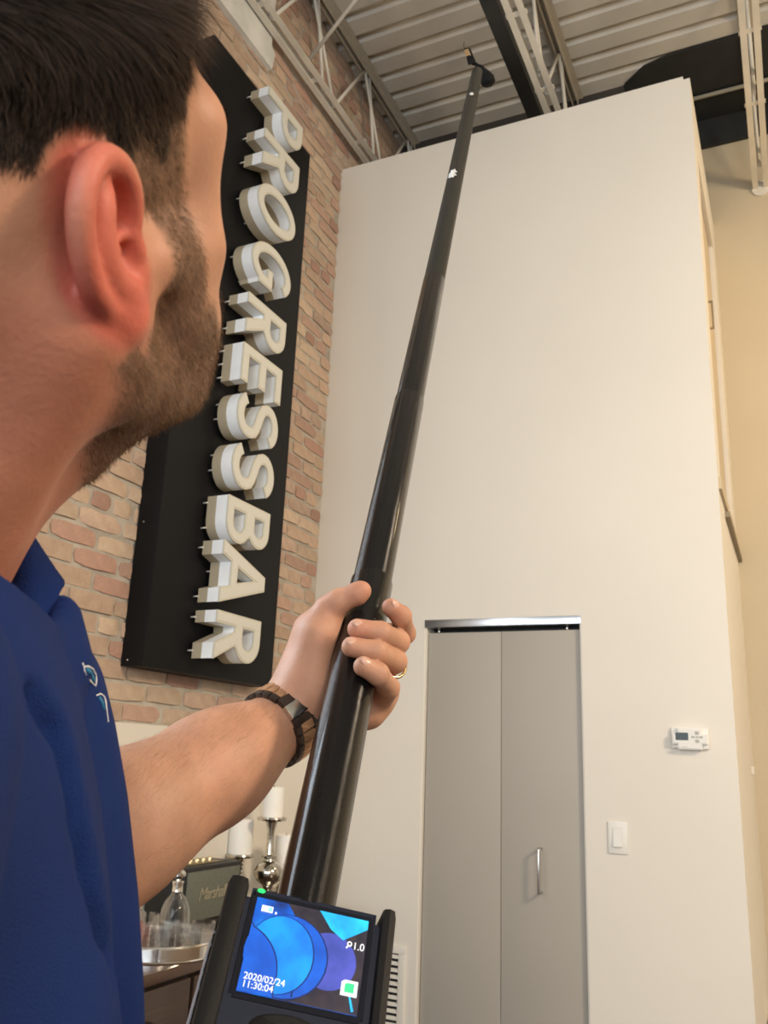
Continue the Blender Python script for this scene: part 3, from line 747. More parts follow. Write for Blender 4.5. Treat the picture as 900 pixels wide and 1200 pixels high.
TM = np.array([[TR[i], TF[i], TU[i]] for i in range(3)], dtype=f32)
def tl(x, y, z): return TB+TR*x+TF*y+TU*z
SR, SL = tl(.165, -.005, -.055), tl(-.165, .0, -.06)
# left arm
WL = P(338, 842, .722); QL = P(150, 962, .600); EL = tl(-.10, .14, -.20)
EL = Vector((-.452, .405, H-.145))
# pole line
PB, PT = P(361, 1045, .56), P(561, 76, 2.5)
PD = (PT-PB).normalized(); POLE0 = PB-PD*.46
ER = Vector((-.13, .02, H-.27)); GR = PB-PD*.30; WR = GR+Vector((.045, -.075, -.01))

# ---- head
ops = []
def u(g, k=.012): ops.append(('u', g, k))
def HE(c, r, k=.012): u(ell(hl(*c), r, HM), k)
def HCn(a, b, ra, rb, k=.012): u(cone(hl(*a), hl(*b), ra, rb), k)
HE((0, -.012, .045), (.073, .096, .083)); HE((0, -.048, -.002), (.060, .052, .052), .03); HE((0, .038, .045), (.060, .056, .062), .02)
HE((0, .036, -.030), (.056, .054, .078), .02)
for s in (1, -1):
    HCn((s*.026, .080, .034), (s*.046, .070, .034), .014, .013, .014)
    HCn((s*.044, .058, -.020), (s*.060, .02, -.012), .019, .012, .014)
    HCn((s*.051, .063, .034), (s*.049, .060, -.012), .0125, .0135, .012)
    HCn((s*.037, .060, -.052), (s*.046, .045, -.045), .0205, .018, .02)
    HCn((s*.060, -.002, -.012), (s*.052, .0, -.060), .014, .014, .014)
    HCn((s*.052, .0, -.056), (s*.024, .070, -.089), .015, .018, .014)
HE((0, .074, -.089), (.030, .020, .019), .014); HE((0, .026, -.078), (.045, .050, .026), .02)
for s in (1, -1): ops.append(('s', ell(hl(s*.032, .094, .014), (.016, .013, .011), HM), .012))
HCn((0, .088, .026), (0, .113, -.018), .008, .012, .010); HCn((-.013, .098, -.026), (.013, .098, -.026), .008, .008, .008)
for s in (1, -1): HE((s*.031, .069, -.066), (.015, .014, .018), .016)
HE((0, .088, -.053), (.025, .011, .007), .006); HE((0, .087, -.064), (.022, .011, .007), .006)
ops.append(('s', ell(hl(0, .100, -.0585), (.024, .010, .0012), HM), .003))
neck_a = hl(0, -.030, -.035)
u(cone(neck_a, NB+Vector((0, 0, -.03)), .058, .063), .028)
u(cone(hl(.060, -.028, -.030), NB+TF*.045+TR*.018-TU*.015, .016, .012), .030); u(cone(hl(-.060, -.028, -.030), NB+TF*.045-TR*.018-TU*.015, .016, .012), .030)
u(cone(hl(0, .008, -.108), NB+TF*.045, .016, .012), .040)
# ---- ears
EMS = []
def ear(s):
    phi = math.radians(14)
    O = hl(s*.0705, -.011, .002)
    U_ = (HX*(s*math.sin(phi))-HY*math.cos(phi)).normalized(); N_ = (HX*(s*math.cos(phi))+HY*math.sin(phi)).normalized()
    EK = .93
    Vv = (HZ*math.cos(math.radians(10))-HY*math.sin(math.radians(10))); Vv = (Vv-N_*Vv.dot(N_)).normalized(); U_ = (U_-Vv*U_.dot(Vv)).normalized()
    M = np.array([[U_[i], Vv[i], N_[i]] for i in range(3)], dtype=f32)
    def e(a, b, n): return O+U_*a+Vv*(b*EK)+N_*n
    g = [('u', ell(e(.011, .004, .001), (.0175, .030, .0042), M), 0)]
    g.append(('u', ell(e(.004, .000, -.006), (.011, .022, .010), M), .006))
    hel = [(-.004, -.001, .002), (-.007, .008, .004), (-.008, .019, .005), (-.003, .029, .005), (.007, .0345, .005), (.018, .032, .0052), (.026, .023, .005), (.029, .010, .0045), (.0275, -.004, .004), (.022, -.015, .003), (.015, -.023, .002)]
    def cat(L, m=3):
        o = []
        for i in range(len(L)-1):
            p0, p1, p2, p3 = [np.array(L[max(0, min(len(L)-1, j))]) for j in (i-1, i, i+1, i+2)]
            for s_ in range(m):
                t = s_/m; o.append(tuple(.5*((2*p1)+(p2-p0)*t+(2*p0-5*p1+4*p2-p3)*t*t+(3*p1-p0-3*p2+p3)*t**3)))
        return o+[tuple(L[-1])]
    hel = cat(hel)
    for a, b in zip(hel, hel[1:]): g.append(('u', cone(e(*a), e(*b), .0040, .0040), .003))
    anti = cat([(.007, .022, .002), (.013, .017, .003), (.017, .007, .0035), (.0165, -.003, .0035), (.0125, -.011, .003), (.006, -.0155, .004)])
    for a, b in zip(anti, anti[1:]): g.append(('u', cone(e(*a), e(*b), .0040, .0040), .005))
    g.append(('u', ell(e(.007, -.027, .005), (.0098, .0118, .0058), M), .006))
    g.append(('s', ell(e(.002, .012, .006), (.0062, .0105, .0080), M), .003))
    g.append(('s', ell(e(.001, -.007, .004), (.0052, .0080, .010), M), .003))
    g.append(('u', cone(e(-.006, .002, .004), e(.006, .003, .001), .0022, .0018), .002))
    g.append(('u', ell(e(-.0065, -.005, .004), (.0042, .0062, .0042), M), .003))
    return field(g), O, M
for s in (1, -1):
    g, O, M = ear(s); ops.append(('u', g, .0035)); EMS.append((A3(O), M))
headf = field(ops)

# ---- left hand round the pole
PX, PY, _ = frame_of(PD)
hand = []
def push(q, r):
    """bring a finger joint to rest on the pole: radial distance pole radius + flesh"""
    best = None
    for i in range(400):
        p = P(q[0], q[1], .62+.0005*i); w = p-PB; rad = (w-PD*w.dot(PD)).length-(.0188+r)
        if rad <= 0: return p
        if best is None or rad < best[0]: best = (rad, p)
    return best[1]
def C5(pts, k=.004, front=(2, 3)):
    q = [push(a[:3], a[3]) if i in front else P(*a[:3]) for i, a in enumerate(pts)]
    return [('u', cone(q[i], q[i+1], pts[i][3], pts[i+1][3]), k) for i in range(len(q)-1)]
def C4(pts, k=.004):
    return [('u', cone(P(*a[:3]), P(*b[:3]), a[3], b[3]), k) for a, b in zip(pts, pts[1:])]
wr = (343, 838, .722, .0245)
palm = [('u', cone(WL, P(362, 812, .724), .0270, .0265), 0)]
# heel and thenar mound on the left, hypothenar behind and to the right
palm += [('u', cone(P(352, 818, .722), P(374, 745, .728), .0195, .0165), .014),
         ('u', cone(P(340, 812, .735), P(364, 740, .745), .0170, .0150), .014),
         ('u', cone(P(372, 838, .735), P(430, 828, .757), .0220, .0160), .016),
         ('u', cone(P(368, 800, .752), P(446, 762, .784), .0180, .0115), .016),
         ('u', cone(P(372, 812, .752), P(444, 782, .782), .0180, .0115), .016),
         ('u', cone(P(376, 825, .750), P(444, 805, .772), .0180, .0125), .016),
         ('u', cone(P(430, 832, .757), P(450, 812, .765), .0150, .0125), .012),
         ('u', cone(P(374, 740, .742), P(440, 742, .785), .0130, .0105), .016)]
thumb = C4([(374, 745, .735, .0160), (386, 715, .735, .0118), (397, 705, .733, .0098), (418, 696, .731, .0086), (424, 692, .731, .0078)], .006)
idx = C4([(447, 745, .785, .0115), (474, 742, .772, .0095), (470, 722, .748, .0086), (458, 712, .738, .0078)])
mid = C5([(447, 765, .784, .0118), (466, 752, .745, .0100), (446, 742, .714, .0092), (419, 737, .700, .0084)])
rng_ = C5([(446, 785, .780, .0115), (463, 775, .742, .0098), (441, 764, .712, .0090), (412, 758, .702, .0081)])
pnk = C5([(444, 822, .762, .0120), (455, 806, .726, .0092), (443, 790, .713, .0086), (426, 781, .706, .0080)])
handops = list(palm)
hf = field(palm); ff = [field(c) for c in (idx, mid, rng_, pnk)]; tf = field(thumb)
def handf(p):
    d = hf(p); fs = None
    for g in ff: v = g(p); fs = v if fs is None else smin(fs, v, .0012)
    d = smin(d, tf(p), .010); d = smin(d, fs, .006)
    # keep the skin just clear of the pole
    w = p-A3(PB); t = w@A3(PD); rad = np.linalg.norm(w-t[:, None]*A3(PD), axis=1)-.0192
    return smax(d, -rad, .002)
armf_l = field([('u', cone(WL, P(250, 900, .66), .0262, .0315), 0), ('u', cone(P(250, 900, .66), QL, .0315, .0425), .05), ('u', cone(QL, EL, .0430, .040), .03), ('u', cone(EL, SL, .043, .052), .03)])
def left_arm(p): return smin(armf_l(p), handf(p), .012)
torso_ops = [('u', ell(tl(0, -.010, -.23), (.155, .098, .25), TM), 0), ('u', ell(tl(0, -.01, -.48), (.145, .095, .14), TM), .05), ('u', cone(tl(-.12, -.01, -.06), tl(.12, -.01, -.06), .05, .05), .06),
             ('u', cone(NB, tl(0, -.02, -.12), .066, .08), .05)]
# right arm reaching down to the foot of the pole
GX = (WR-GR).normalized()
ra = [('u', cone(SR, ER, .052, .043), .03), ('u', cone(ER, WR, .043, .027), .02), ('u', cone(WR, GR+PD*.0+GX*.034, .026, .024), .012)]
def ring_finger_path(off, sgn):
    pts = []
    for a, r in ((10, .030), (75, .031), (140, .029), (195, .028)):
        x_ = GX-PD*GX.dot(PD); x_.normalize(); y_ = PD.cross(x_)
        pts.append(GR+PD*off+(x_*math.cos(math.radians(a*sgn))+y_*math.sin(math.radians(a*sgn)))*r)
    return pts
for i, off in enumerate((.032, .011, -.010, -.030)):
    q = ring_finger_path(off, 1)
    for j in range(3): ra.append(('u', cone(q[j], q[j+1], .0105-.001*j, .0095-.001*j), .003))
q = ring_finger_path(.040, -1)
for j in range(2): ra.append(('u', cone(q[j], q[j+1], .013-.002*j, .011-.002*j), .006))
bodyf = field(torso_ops+[('u', armf_l, .04)]+ra)

parts = [mesh_field(headf, HC-Vector((.16, .15, .24)), HC+Vector((.15, .17, .16)), .0019)]
n_head = len(parts[0][0])
lo = [min(WL[i], QL[i], EL[i], P(465, 700, .77)[i])-.07 for i in range(3)]; hi = [max(WL[i], QL[i], EL[i], P(480, 700, .77)[i])+.06 for i in range(3)]
parts.append(mesh_field(left_arm, lo, hi, .0016))
parts.append(mesh_field(bodyf, (-.62, -.10, H-.72), (.02, .52, H+.03), .006))
V_, F_ = join(parts)

# ---- skin tone by region (freckling comes from the material)
def ss(x, a, b): t = np.clip((x-a)/(b-a), 0, 1); return t*t*(3-2*t)
REDS = []
def regions(V_):
    REDS.clear()
    L_ = (V_-A3(HC))@HM; ax = np.abs(L_[:, 0]); y = L_[:, 1]; z = L_[:, 2]
    rng = np.random.default_rng(5)
    nz = .0035*(np.sin(y*310+ax*200)+np.sin(z*270+1.3+y*190))
    # distance to the nearer ear
    ed = np.full(len(V_), 1.)
    inear = np.zeros(len(V_)); hairx = np.zeros(len(V_))
    for O, M in EMS:
        q = (V_-O)@M; k = np.sqrt(((q[:, 0]-.011)/.026)**2+((q[:, 1]-.003)/.041)**2+((q[:, 2]-.002)/.022)**2)
        inear = np.maximum(inear, (1-ss(k, .75, 1.08)))
        hairx = np.maximum(hairx, 1-ss(k, .95, 1.05)); redm = (1-ss(k, .80, 1.05))*ss(q[:, 2], -.012, -.004); REDS.append(redm)
    hair_z = np.where(y < -.012, .034+.10*(y+.012), np.where(y < .030, .030-.0*y, .034+(y-.030)*1.05))
    scalp = ss(z+nz-hair_z, -.004, .006)*(1-hairx*ss(ax, .060, .064))*ss(-y, -.088, -.075)
    burn = ss(y+.026*ss(z, .0, .034), .016, .024)*(1-ss(y+(z+.02)*.10, .044, .052))*ss(z, -.045, -.038)*(1-ss(z, .045, .052))*ss(ax, .045, .055)
    top = -.030-(y-.044)*.75                      # cheek line of the beard
    top = np.where(y < .044, -.030-(.044-y)*.12, top)
    beard = (1-ss(z+nz-top, -.004, .004))*ss(y-(-.092-z)*.35, -.014, .002)*ss(z+(y-.02)*.30, -.131, -.122)*(1-inear)
    mou = ss(y, .070, .076)*(1-ss(z, -.036, -.032))*ss(z, -.06, -.05)
    beard = np.maximum(np.maximum(beard, burn*(1-inear)), mou)
    inhead = ss(z+.0*y, -.16, -.12)
    lips = (np.sqrt((L_[:, 0]/.024)**2+((z+.0585)/.012)**2) < 1) & (y > .085)
    beard = np.where(lips, 0, beard)
    return L_, scalp*inhead, beard*inhead, inear, lips
L_, scalp, beard, inear, lips = regions(V_)
base = np.tile(np.array([.50, .262, .165]), (len(V_), 1))
red = np.array([.52, .115, .078]); 
neckr = (1-ss(L_[:, 2], -.02, .02))*(1-ss(L_[:, 1], -.01, .03)); neckr[n_head:] = 0
neckr = neckr*1.6
base = base*(1-.45*neckr[:, None])+np.array([.42, .15, .092])*.45*neckr[:, None]
redm = np.maximum(REDS[0], REDS[1])
base = base*(1-.85*redm[:, None])+red*.85*redm[:, None]
base = base*(1-.72*beard[:, None])+np.array([.16, .095, .062])*.72*beard[:, None]
base = base*(1-.93*scalp[:, None])+np.array([.030, .024, .020])*.93*scalp[:, None]
base[lips] = (.42, .16, .12)
# knuckles and fingertips a little redder
tips = [P(459, 713, .742), P(418, 737, .70), P(411, 758, .702), P(425, 778, .706), P(424, 692, .731), P(473, 755, .756), P(470, 776, .754), P(386, 715, .735), P(372, 812, .735)]
hk = np.zeros(len(V_))
for t in tips: hk = np.maximum(hk, 1-ss(np.linalg.norm(V_-A3(t), axis=1), .004, .020))
base = base*(1-.40*hk[:, None])+np.array([.55, .22, .15])*.40*hk[:, None]
man = thing('person', 'bearded man in royal blue polo shirt looking up and gripping the black pole', 'person', (NB.x, NB.y, 0))
ML = A3(man.location)
body = np_mesh('body', V_-ML, F_, skin_m, man, base)
tag(body, 'skin of head, neck, arms and hand')

# ---- hair
def strands(name, V, F, w, n, length, ldev, flow, lift, width, colfn, mtl, seed, seg=2, spread=.35, lenw=None):
    rg = np.random.default_rng(seed)
    a, b, c = V[F[:, 0]], V[F[:, 1]], V[F[:, 2]]; d = V[F[:, 3]]
    nr = np.cross(c-a, d-b); ar = np.linalg.norm(nr, axis=1); nr = nr/(ar[:, None]+1e-12)
    wf = w[F].min(1)*ar; wf[wf < 1e-12] = 0; pr = wf/wf.sum(); pk = rg.choice(len(F), n, p=pr)
    u1, u2 = rg.random(n), rg.random(n)
    top = a[pk]*(1-u1)[:, None]+b[pk]*u1[:, None]; bot = d[pk]*(1-u1)[:, None]+c[pk]*u1[:, None]
    p = top*(1-u2)[:, None]+bot*u2[:, None]; nn = nr[pk]
    fl = flow(p); fl = fl-nn*(fl*nn).sum(1)[:, None]; fl /= np.linalg.norm(fl, axis=1)[:, None]+1e-9
    L = length*(1+ldev*rg.normal(size=n)); L = np.clip(L, length*.3, length*2.0)
    if lenw is not None: L = L*lenw(p)
    rv = rg.normal(size=(n, 3)); cl = np.sin(p@rg.normal(size=(3, 3))*160)*.5      # clumping
    dr_ = nn*lift+fl+rv*spread*.8+cl*spread*.55; dr_ /= np.linalg.norm(dr_, axis=1)[:, None]
    side = np.cross(dr_, nn+rv*.3); side /= np.linalg.norm(side, axis=1)[:, None]+1e-9
    W2 = (width*(.7+.6*rg.random(n)))[:, None]
    pts = []
    for s in range(seg+1):
        t = s/seg; q = p-nn*.0006+dr_*(L*t)[:, None]+(fl-nn*.12)*(L*.35*t*t)[:, None]
        if s < seg: pts += [q-side*W2*(1-.4*t), q+side*W2*(1-.4*t)]
        else: pts += [q]
    k = len(pts); VV = np.stack(pts, 1).reshape(-1, 3); b0 = (np.arange(n)*k)[:, None]
    tri = []
    for s in range(seg-1): i = 2*s; tri += [[i, i+1, i+3], [i, i+3, i+2]]
    tri.append([2*(seg-1), 2*(seg-1)+1, 2*seg]); FF = (b0[:, None]+np.array(tri)[None]).reshape(-1, 3)
    col = np.repeat(colfn(p, rg), k, 0)
    o = np_mesh(name, VV-ML, FF, mtl, man, col, smooth=False); o['kind'] = 'stuff'; return o
hair_m = tone_mat('hair', .75, spec=.18)
Vh, Fh = parts[0]; Lh, sc_, be_, ie_, li_ = regions(Vh)
def loc(p): return (p-A3(HC))@HM
HXn, HYn, HZn = A3(HX), A3(HY), A3(HZ)
def hflow(p):
    q = loc(p); t = ss(q[:, 2], .05, .10)[:, None]
    side = -HZn*1.0-HYn*.55; topd = HYn*1.0+HXn*.25+HZn*.1
    return side*(1-t)+topd*t
def hcol(p, rg):
    q = loc(p); base = np.array([.014, .011, .0095]); br = np.array([.085, .052, .034])
    t = (ss(q[:, 1], .0, .06)*(1-ss(q[:, 2], .05, .10)))[:, None]*.8+.45*rg.random((len(p), 1))**2
    return base*(1-t)+br*t
def hlen(p): q = loc(p); return .15+.62*ss(q[:, 2], .035, .11)+.1*ss(q[:, 1], .05, .08)
strands('hair', Vh, Fh, sc_, 105000, .027, .3, hflow, .65, .00018, hcol, hair_m, 1, seg=3, spread=.55, lenw=hlen)
def bflow(p): return -HZn*1.0+HYn*.25
def bcol(p, rg):
    t = rg.random((len(p), 1)); return np.array([.085, .048, .028])*(1-t)+np.array([.20, .115, .065])*t
strands('beard', Vh, Fh, be_, 42000, .0038, .35, bflow, .60, .00012, bcol, hair_m, 2, spread=.5)
eb = np.zeros(len(Vh)); eb = ((np.abs(Lh[:, 2]-.037-.0*Lh[:, 1]) < .005) & (np.abs(Lh[:, 0]) > .014) & (np.abs(Lh[:, 0]) < .052) & (Lh[:, 1] > .055)).astype(float)
strands('eyebrow_hair', Vh, Fh, eb, 2500, .0055, .25, lambda p: np.sign(loc(p)[:, :1])*HXn[None]+HZn*.3, .45, .00016, lambda p, rg: np.tile([.03, .02, .014], (len(p), 1)), hair_m, 3, spread=.25)
# forearm hair
Va, Fa = parts[1]
ax_ = A3(WL-QL); tt = (Va-A3(QL))@ax_/float(ax_@ax_); aw = ((tt > -.35) & (tt < .93)).astype(float)
upv = A3(-_f)*.0
aw *= .25+.75*ss((Va-A3(QL)-tt[:, None]*ax_)@A3(-_r*.5+_u), .0, .02)
strands('arm_hair', Va, Fa, aw, 4200, .007, .35, lambda p: np.tile(ax_*.8+A3(_u)*.05, (len(p), 1)), .30, .00005, lambda p, rg: np.tile([.26, .15, .09], (len(p), 1)), hair_m, 4, spread=.35)
# eyes
for s in (1, -1):
    bm = bmesh.new(); bmesh.ops.create_icosphere(bm, subdivisions=3, radius=.0118, matrix=Matrix.Translation(hl(s*.032, .077, .014)-man.location))
    ey = from_bm('eye', bm, mat('eye_white', (.75, .72, .68), .15), man, smooth=True)
    bm = bmesh.new(); bmesh.ops.create_icosphere(bm, subdivisions=3, radius=.0058, matrix=Matrix.Translation(hl(s*.032, .0835, .0155)-man.location))
    from_bm('iris', bm, mat('brown_iris', (.06, .03, .015), .1), ey, smooth=True)

# ---- polo shirt
shirt_m = mat('royal_blue_knit', (.005, .022, .122), .78, var=.10, vscale=14, bump=.5, bscale=1500, spec=.22, col2=None)
neckhole = cone(NB+Vector((.004, .002, -.045)), hl(0, -.02, -.06), .070, .078)
sleeve_r = SR+(ER-SR)*.75; sleeve_l = SL+(EL-SL)*.8
shirt_ops = [('u', ell(tl(0, -.008, -.23), (.175, .128, .30), TM), 0), ('u', ell(tl(0, -.008, -.52), (.160, .112, .16), TM), .06),
             ('u', cone(tl(-.125, -.01, -.065), tl(.125, -.012, -.078), .058, .058), .05),
             ('u', cone(NB+Vector((-.01, -.01, -.085)), tl(0, -.01, -.13), .066, .09), .05),
             ('u', cone(P(66, 728, .395), P(70, 775, .385), .011, .013), .02),
             ('u', cone(SR, sleeve_r, .064, .060), .018), ('u', cone(SL, sleeve_l, .062, .058), .02)]
sf0 = field(shirt_ops)
def shirtf(p):
    d = sf0(p); q = (p-A3(TB))@TM
    # cloth folds: broad drapes down the chest and a deep crease in front of the right armpit
    d = d-.0035*np.sin(q[:, 0]*62+q[:, 2]*14+2*np.sin(q[:, 2]*17))*ss(q[:, 1], -.02, .05)*ss(-q[:, 2], .05, .14)
    return smax(d, -neckhole(p), .006)
def hit(fn, x, y, d0=.15, d1=.75):
    dd = np.linspace(d0, d1, 600); r_ = A3(ray(x, y)); p = (A3(CAM)[None]+r_[None]*dd[:, None]).astype(f32)
    v = fn(p); i = np.argmax(v < 0)
    return (CAM+ray(x, y)*float(dd[i])) if v[i] < 0 else None
def edge_chain(pts, d, r, k):
    q = [P(x-r*FPX/d*1.01, y, d) for x, y in pts]
    return field([('u', cone(a, b, r, r), k) for a, b in zip(q, q[1:])])
shirt_flat = shirtf
# the chest beyond, and the nearer sleeve side that overlaps it
far_f = edge_chain([(103, 806), (122, 835), (133, 880), (147, 960), (159, 1070), (165, 1170), (168, 1260)], .42, .050, 0)
near_f = edge_chain([(50, 842), (66, 880), (77, 940), (87, 1000), (107, 1080), (132, 1180), (145, 1260)], .315, .030, 0)
def shirt1(p): return smin(smin(shirt_flat(p), far_f(p), .012), near_f(p), .007)
crease = [hit(shirt1, x+9, y) for x, y in ((36, 826), (60, 862), (72, 905), (82, 960), (92, 1010), (108, 1070), (124, 1130))]
crease = [c for c in crease if c is not None]
print('crease', [tuple(round(t, 2) for t in px(c)) for c in crease])
crf = field([('u', cone(a+(a-CAM).normalized()*.003, b+(b-CAM).normalized()*.003, .008, .008), .004) for a, b in zip(crease, crease[1:])])
def shirtf(p): return smax(shirt1(p), -crf(p), .006)
vs, fs = mesh_field(shirtf, (-.62, -.10, H-.66), (.02, .50, H+.10), .0038)
shirt_vs = vs
keep = ~(vs[fs].mean(1)[:, 2] < H-.64); fs = fs[keep]
shirt = np_mesh('polo_shirt', vs-ML, fs, shirt_m, man)
# collar: a folded band round the neck, open at the throat, with two pointed wings
def collar_pt(a, t):
    """a: angle round the neck from the throat (degrees), t: 0 at the fold, 1 at the outer edge"""
    r = math.radians(a); c = NB+Vector((0, 0, -.012)); k = 1-abs(a)/180
    rad = .066+.020*t+.006*k; z = .058-.026*k-.040*t-(.014*t*max(0, 1-abs(abs(a)-16)/26))
    return c+(TF*math.cos(r)+TR*math.sin(r))*rad*(1+.0*t)+TU*z+TF*(.012*k)
bm = bmesh.new(); NA, NT = 64, 5; rows = []
for i in range(NA+1):
    a = 62+(360-124)*i/NA; a = a if a <= 180 else a-360
    if i == NA//2: a = 180
    rows.append([bm.verts.new(collar_pt(a, j/NT)-man.location) for j in range(NT+1)])
for r0, r1 in zip(rows, rows[1:]):
    for j in range(NT): bm.faces.new((r0[j], r0[j+1], r1[j+1], r1[j]))
bmesh.ops.recalc_face_normals(bm, faces=bm.faces)
col_o = from_bm('collar', bm, shirt_m, shirt, smooth=True)
sd = col_o.modifiers.new('thick', 'SOLIDIFY'); sd.thickness = .0022; sd.offset = 0
# the collar leaf beyond the throat, and the near one lying on the shoulder
def leaf(name, inner, outer, n=14, m_=8, puff=.008):
    def along(L, t):
        k = len(L)-1; x = t*k; i = min(int(x), k-1); f = x-i; return L[i].lerp(L[i+1], f)
    I = [P(*q) for q in inner]; O = [P(*q) for q in outer]; bm = bmesh.new(); R_ = []
    for i in range(n+1):
        a, b = along(I, i/n), along(O, i/n); row = []
        for j in range(m_+1):
            s = j/m_; p = a.lerp(b, s); p += (CAM-p).normalized()*puff*math.sin(math.pi*s)*min(1, 3*i/n)
            row.append(bm.verts.new(p-man.location))
        R_.append(row)
    for a, b in zip(R_, R_[1:]):
        for j in range(m_): bm.faces.new((a[j], a[j+1], b[j+1], b[j]))
    bmesh.ops.remove_doubles(bm, verts=bm.verts, dist=1e-5); bmesh.ops.recalc_face_normals(bm, faces=bm.faces)
    o = from_bm(name, bm, shirt_m, shirt, smooth=True); sd = o.modifiers.new('thick', 'SOLIDIFY'); sd.thickness = .0030; sd.offset = 0
    return o
leaf('collar_leaf', [(25, 612, .402), (15, 645, .398), (6, 680, .392), (0, 712, .385), (-14, 760, .372), (-40, 800, .35)],
     [(26, 612, .404), (44, 640, .404), (62, 667, .404), (75.5, 685, .402), (69, 697, .394), (30, 780, .365)])
# chest logo, stitched in white and teal
wth = mat('white_thread', (.80, .80, .78), .6); teal = mat('teal_thread', (.02, .16, .30), .6)
def stitched(name, pts, r, mt_):
    q = [hit(shirtf, *p) for p in pts]; q = [c for c in q if c is not None]
    if len(q) < 2: return
    bm = bmesh.new(); tube(bm, [c+(CAM-c).normalized()*.0006-man.location for c in q], r, 8)
    return from_bm(name, bm, mt_, shirt, smooth=True)
# ---- trousers and shoes (below the frame)
LEGS = [('u', ell(tl(0, -.01, -.60), (.155, .115, .13), TM), 0)]
for s in (1, -1):
    LEGS += [('u', cone(tl(s*.085, -.01, -.66), tl(s*.10, .01, -1.03), .088, .062), .03), ('u', cone(tl(s*.10, .01, -1.03), tl(s*.11, -.01, -1.42), .062, .052), .02)]
lf = field(LEGS)
vs, fs = mesh_field(lf, (-.66, -.06, .03), (-.05, .50, H-.50), .009)
np_mesh('trousers', vs-ML, fs, mat('dark_denim', (.03, .035, .05), .85, bump=.3, bscale=700), man)
for s in (1, -1):
    sf = field([('u', ell(tl(s*.11, .045, -H-.045+.045)+Vector((0, 0, .0)), (.048, .14, .045), TM), 0), ('i', (lambda p: .0-p[:, 2]), .004)])
    c_ = tl(s*.11, .045, 0); vs, fs = mesh_field(sf, (c_.x-.2, c_.y-.2, -.02), (c_.x+.2, c_.y+.2, .1), .006)
    np_mesh('shoe', vs-ML, fs, mat('black_leather', (.015, .014, .013), .4), man)
# logo strokes (placed on the cloth)
stitched('stitched_logo', [(97, 777), (98, 781), (104, 781), (109, 784), (112.5, 791), (113, 798), (112, 804), (108, 800), (105.5, 797)], .00036, wth)
stitched('stitched_logo', [(98, 780), (99, 786), (101, 791)], .00032, wth)
stitched('stitched_logo', [(113, 815), (118, 813), (122, 816), (124, 822), (125, 832), (126, 840), (127, 846)], .00036, wth)
stitched('stitched_logo', [(101, 784), (105, 788), (108, 794), (110, 799)], .0011, teal)
stitched('stitched_logo', [(116, 817), (120, 824), (121.5, 832)], .0009, teal)
# fingernails on the gripping hand
nail_m = mat('fingernail', (.60, .36, .27), .28, spec=.5)
def nail(pa, pb, r, sz):
    ax = (pb-pa).normalized(); w = pb-PB; out = w-PD*w.dot(PD); out = (out-ax*out.dot(ax)).normalized(); sd_ = ax.cross(out)
    bm = bmesh.new(); bmesh.ops.create_uvsphere(bm, u_segments=16, v_segments=10, radius=1)
    c = pb+ax*.0012-man.location
    for v in bm.verts:
        x, y, z = v.co
        v.co = c+ax*(x*sz*1.15)+sd_*(y*sz*.86)+out*(r-.0010+z*.0012-(y*sz*.86)**2/(2*r)-max(0, x)**2*.0007)
    from_bm('fingernail', bm, nail_m, man, smooth=True)
nail(P(470, 722, .748), P(458, 712, .738), .0078, .0052)
for q in (((446, 742, .714, .0092), (419, 737, .700, .0084)), ((441, 764, .712, .0090), (412, 758, .702, .0081)), ((443, 790, .713, .0086), (426, 781, .706, .0080))):
    nail(push(q[0][:3], q[0][3]), push(q[1][:3], q[1][3]), q[1][3], .0052)
# ---- wristwatch
wd_dark = mat('dark_sandalwood', (.035, .022, .016), .42, var=.3, vscale=90); wd_tan = mat('zebra_wood', (.50, .27, .13), .45, col2=(.28, .14, .07), vscale=70, stretch=(1, 1, 6))
steel = mat('polished_steel', (.62, .60, .56), .22, 1.)
WD = (WL-P(250, 900, .66)).normalized(); WC = WL.lerp(P(250, 900, .66), .12)
e1 = (CAM-WC); e1 = (e1-WD*e1.dot(WD)).normalized(); e2 = WD.cross(e1)
if e2.dot(_u) < 0: e2 = -e2                                 # e2 points up in the frame
watch = bpy.data.objects.new('wristwatch', None); COL.objects.link(watch); watch.parent = man; watch['label'] = 'wooden link wristwatch with a steel clasp'
NL = 24; RA = .0292; RBB = .0292
def wpt(th, r=0.): return WC+e1*(math.cos(th)*(RA+r))+e2*(math.sin(th)*(RBB+r))
def wbox_at(name, th, w0, w1, dth, t0, t1, mt_, bev=.0007):
    bm = bmesh.new(); o_ = WC; rad = e1*math.cos(th)+e2*math.sin(th); tan_ = -e1*math.sin(th)+e2*math.cos(th)
    wbox(bm, (w0, -dth/2, t0), (w1, dth/2, t1), bev)
    c = wpt(th)-man.location
    for v in bm.verts: v.co = c+WD*v.co.x+tan_*v.co.y+rad*v.co.z
    bmesh.ops.recalc_face_normals(bm, faces=bm.faces)
    return from_bm(name, bm, mt_, watch, angle=40)
arc_ = 2*math.pi*RA/NL
for i in range(NL):
    th = 2*math.pi*(i+.5)/NL; dg_ = math.degrees(th) % 360
    if 352 < dg_ or dg_ < 24: continue
    if 165 < dg_ < 208: continue
    off = .5*arc_*0
    wbox_at('link', th, -.0122, -.0066, arc_*.94, 0, .0042, wd_dark); wbox_at('link', th, .0066, .0122, arc_*.94, 0, .0042, wd_dark)
    wbox_at('centre_link', th+.5*2*math.pi/NL*.0, -.0064, .0064, arc_*.90, .0003, .0046, wd_tan if i % 1 == 0 else wd_dark)
wbox_at('clasp', math.radians(6), -.0118, .0118, .0120, .0002, .0052, steel, .0010)
